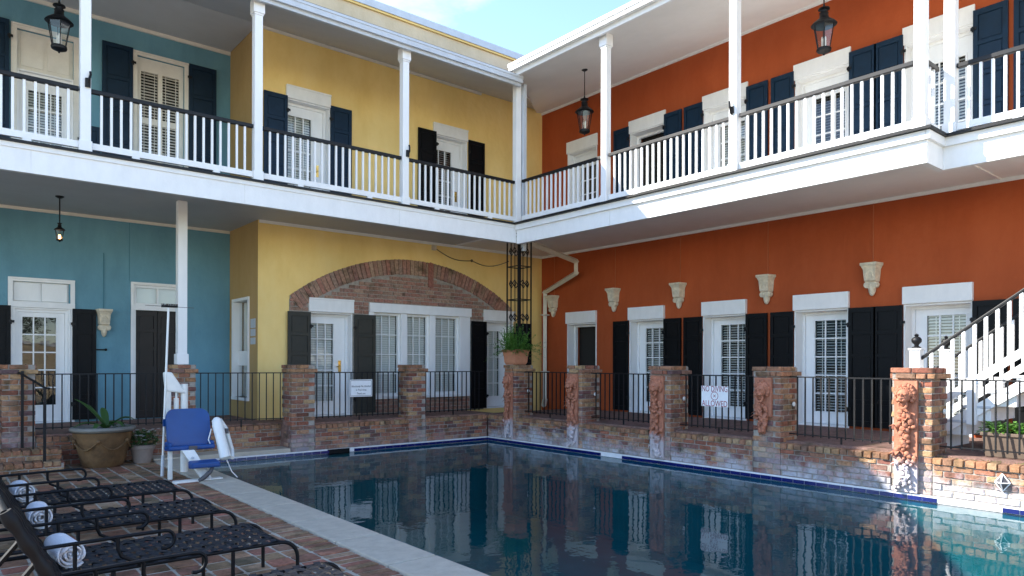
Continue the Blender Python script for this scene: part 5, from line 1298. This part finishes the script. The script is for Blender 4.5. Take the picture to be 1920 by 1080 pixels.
def towel(label, yn, rot, s=1.0):
    x, y, z_ = -8.80, yn + .30, SZ + .02 + .076 * s
    t = thing("rolled_towel", label, "towel", (x, y, SZ + .02), "rolled white towels on the loungers")
    m_ = MB(); R0 = .078 * s; Lh = .17; d = Vector((math.sin(rot), -math.cos(rot), 0)); sd = Vector((math.cos(rot), math.sin(rot), 0)); c = Vector((x, y, z_))
    turns = 3.6; n_ = 90; th = R0 / (turns + .6)
    def rad(a): return R0 * (1 - .88 * a / (turns * 2 * math.pi))
    i0 = 0; nl = 6
    for q in range(n_ + 1):
        a = turns * 2 * math.pi * q / n_; r = rad(a) * (1 + .03 * math.sin(a * 1.7 + 1)); 
        for k in range(nl + 1):
            t_ = k / nl; off = (.012 * math.sin(q * .9 + k) if k in (0, nl) else 0) + .018 * (a / (turns * 6.28)) * (1 if k == nl else 0)
            p = c + d * (Lh * (t_ - .5) * 2 * .95 + off) + (sd * math.cos(-a - .8) * r * 1.08 + Vector((0, 0, 1)) * math.sin(-a - .8) * r)
            m_.v.append(tuple(p))
    for q in range(n_):
        for k in range(nl): a = q * (nl + 1) + k; m_.f.append((a, a + 1, a + nl + 2, a + nl + 1))
    o = m_.build("towel_roll", "towel", t, smooth=True)
    so = o.modifiers.new("thick", 'SOLIDIFY'); so.thickness = th * .62; so.offset = 0
    return t
towel("rolled white towel on the lounger closest to the pool lift", LY[0], .06)
towel("rolled white towel on the second lounger from the pool lift", LY[1], -.03)
towel("rolled white towel on the third lounger from the pool lift", LY[2], .10, 1.0)

# ================================================================== the far side of the yard, seen in the door glass
gw = thing("yard_wall", "pale rendered yard wall reflected in the door glass of the blue building", "wall", (-6, -21, 0))
MB().box(-26, 6, -21.3, -21, 0, 2.5).build("wall_face", "cream_stucco", gw); MB().box(-26.05, 6.05, -21.36, -20.94, 2.5, 2.6).build("wall_cap", "white_weathered", gw)
def tree(label, x, y, h, r):
    t = thing("yard_tree", label, "tree", (x, y, 0), "trees beyond the yard wall")
    k = MB(); k.tube([(x, y, 0), (x + .1, y, h * .3), (x - .05, y + .1, h * .6), (x, y, h * .9)], [.22, .16, .10, .03], 8)
    for q in range(7):
        a = q * .9; k.tube([(x, y, h * (.35 + .06 * q)), (x + r * .6 * math.cos(a), y + r * .6 * math.sin(a), h * (.5 + .06 * q))], [.08, .02], 5)
    k.build("trunk", "trough", t)
    m_ = MB()
    for q in range(60):
        a = random.uniform(0, 6.28); e = random.uniform(-1, 1); rr = r * random.random() ** .4
        c = (x + rr * math.cos(a) * math.sqrt(1 - e * e), y + rr * math.sin(a) * math.sqrt(1 - e * e), h * .65 + rr * e * .8)
        spray(m_, c, 45, .5, .4, .22, .11, .4)
    m_.build("crown", "broad_leaf", t)
for x, h, r in ((-7.0, 5.6, 2.0), (-3.4, 6.3, 2.2)): tree("%s leafy tree behind the pale yard wall, mirrored in the door glass" % ("shorter" if h < 6 else "taller"), x, -23.6, h, r)
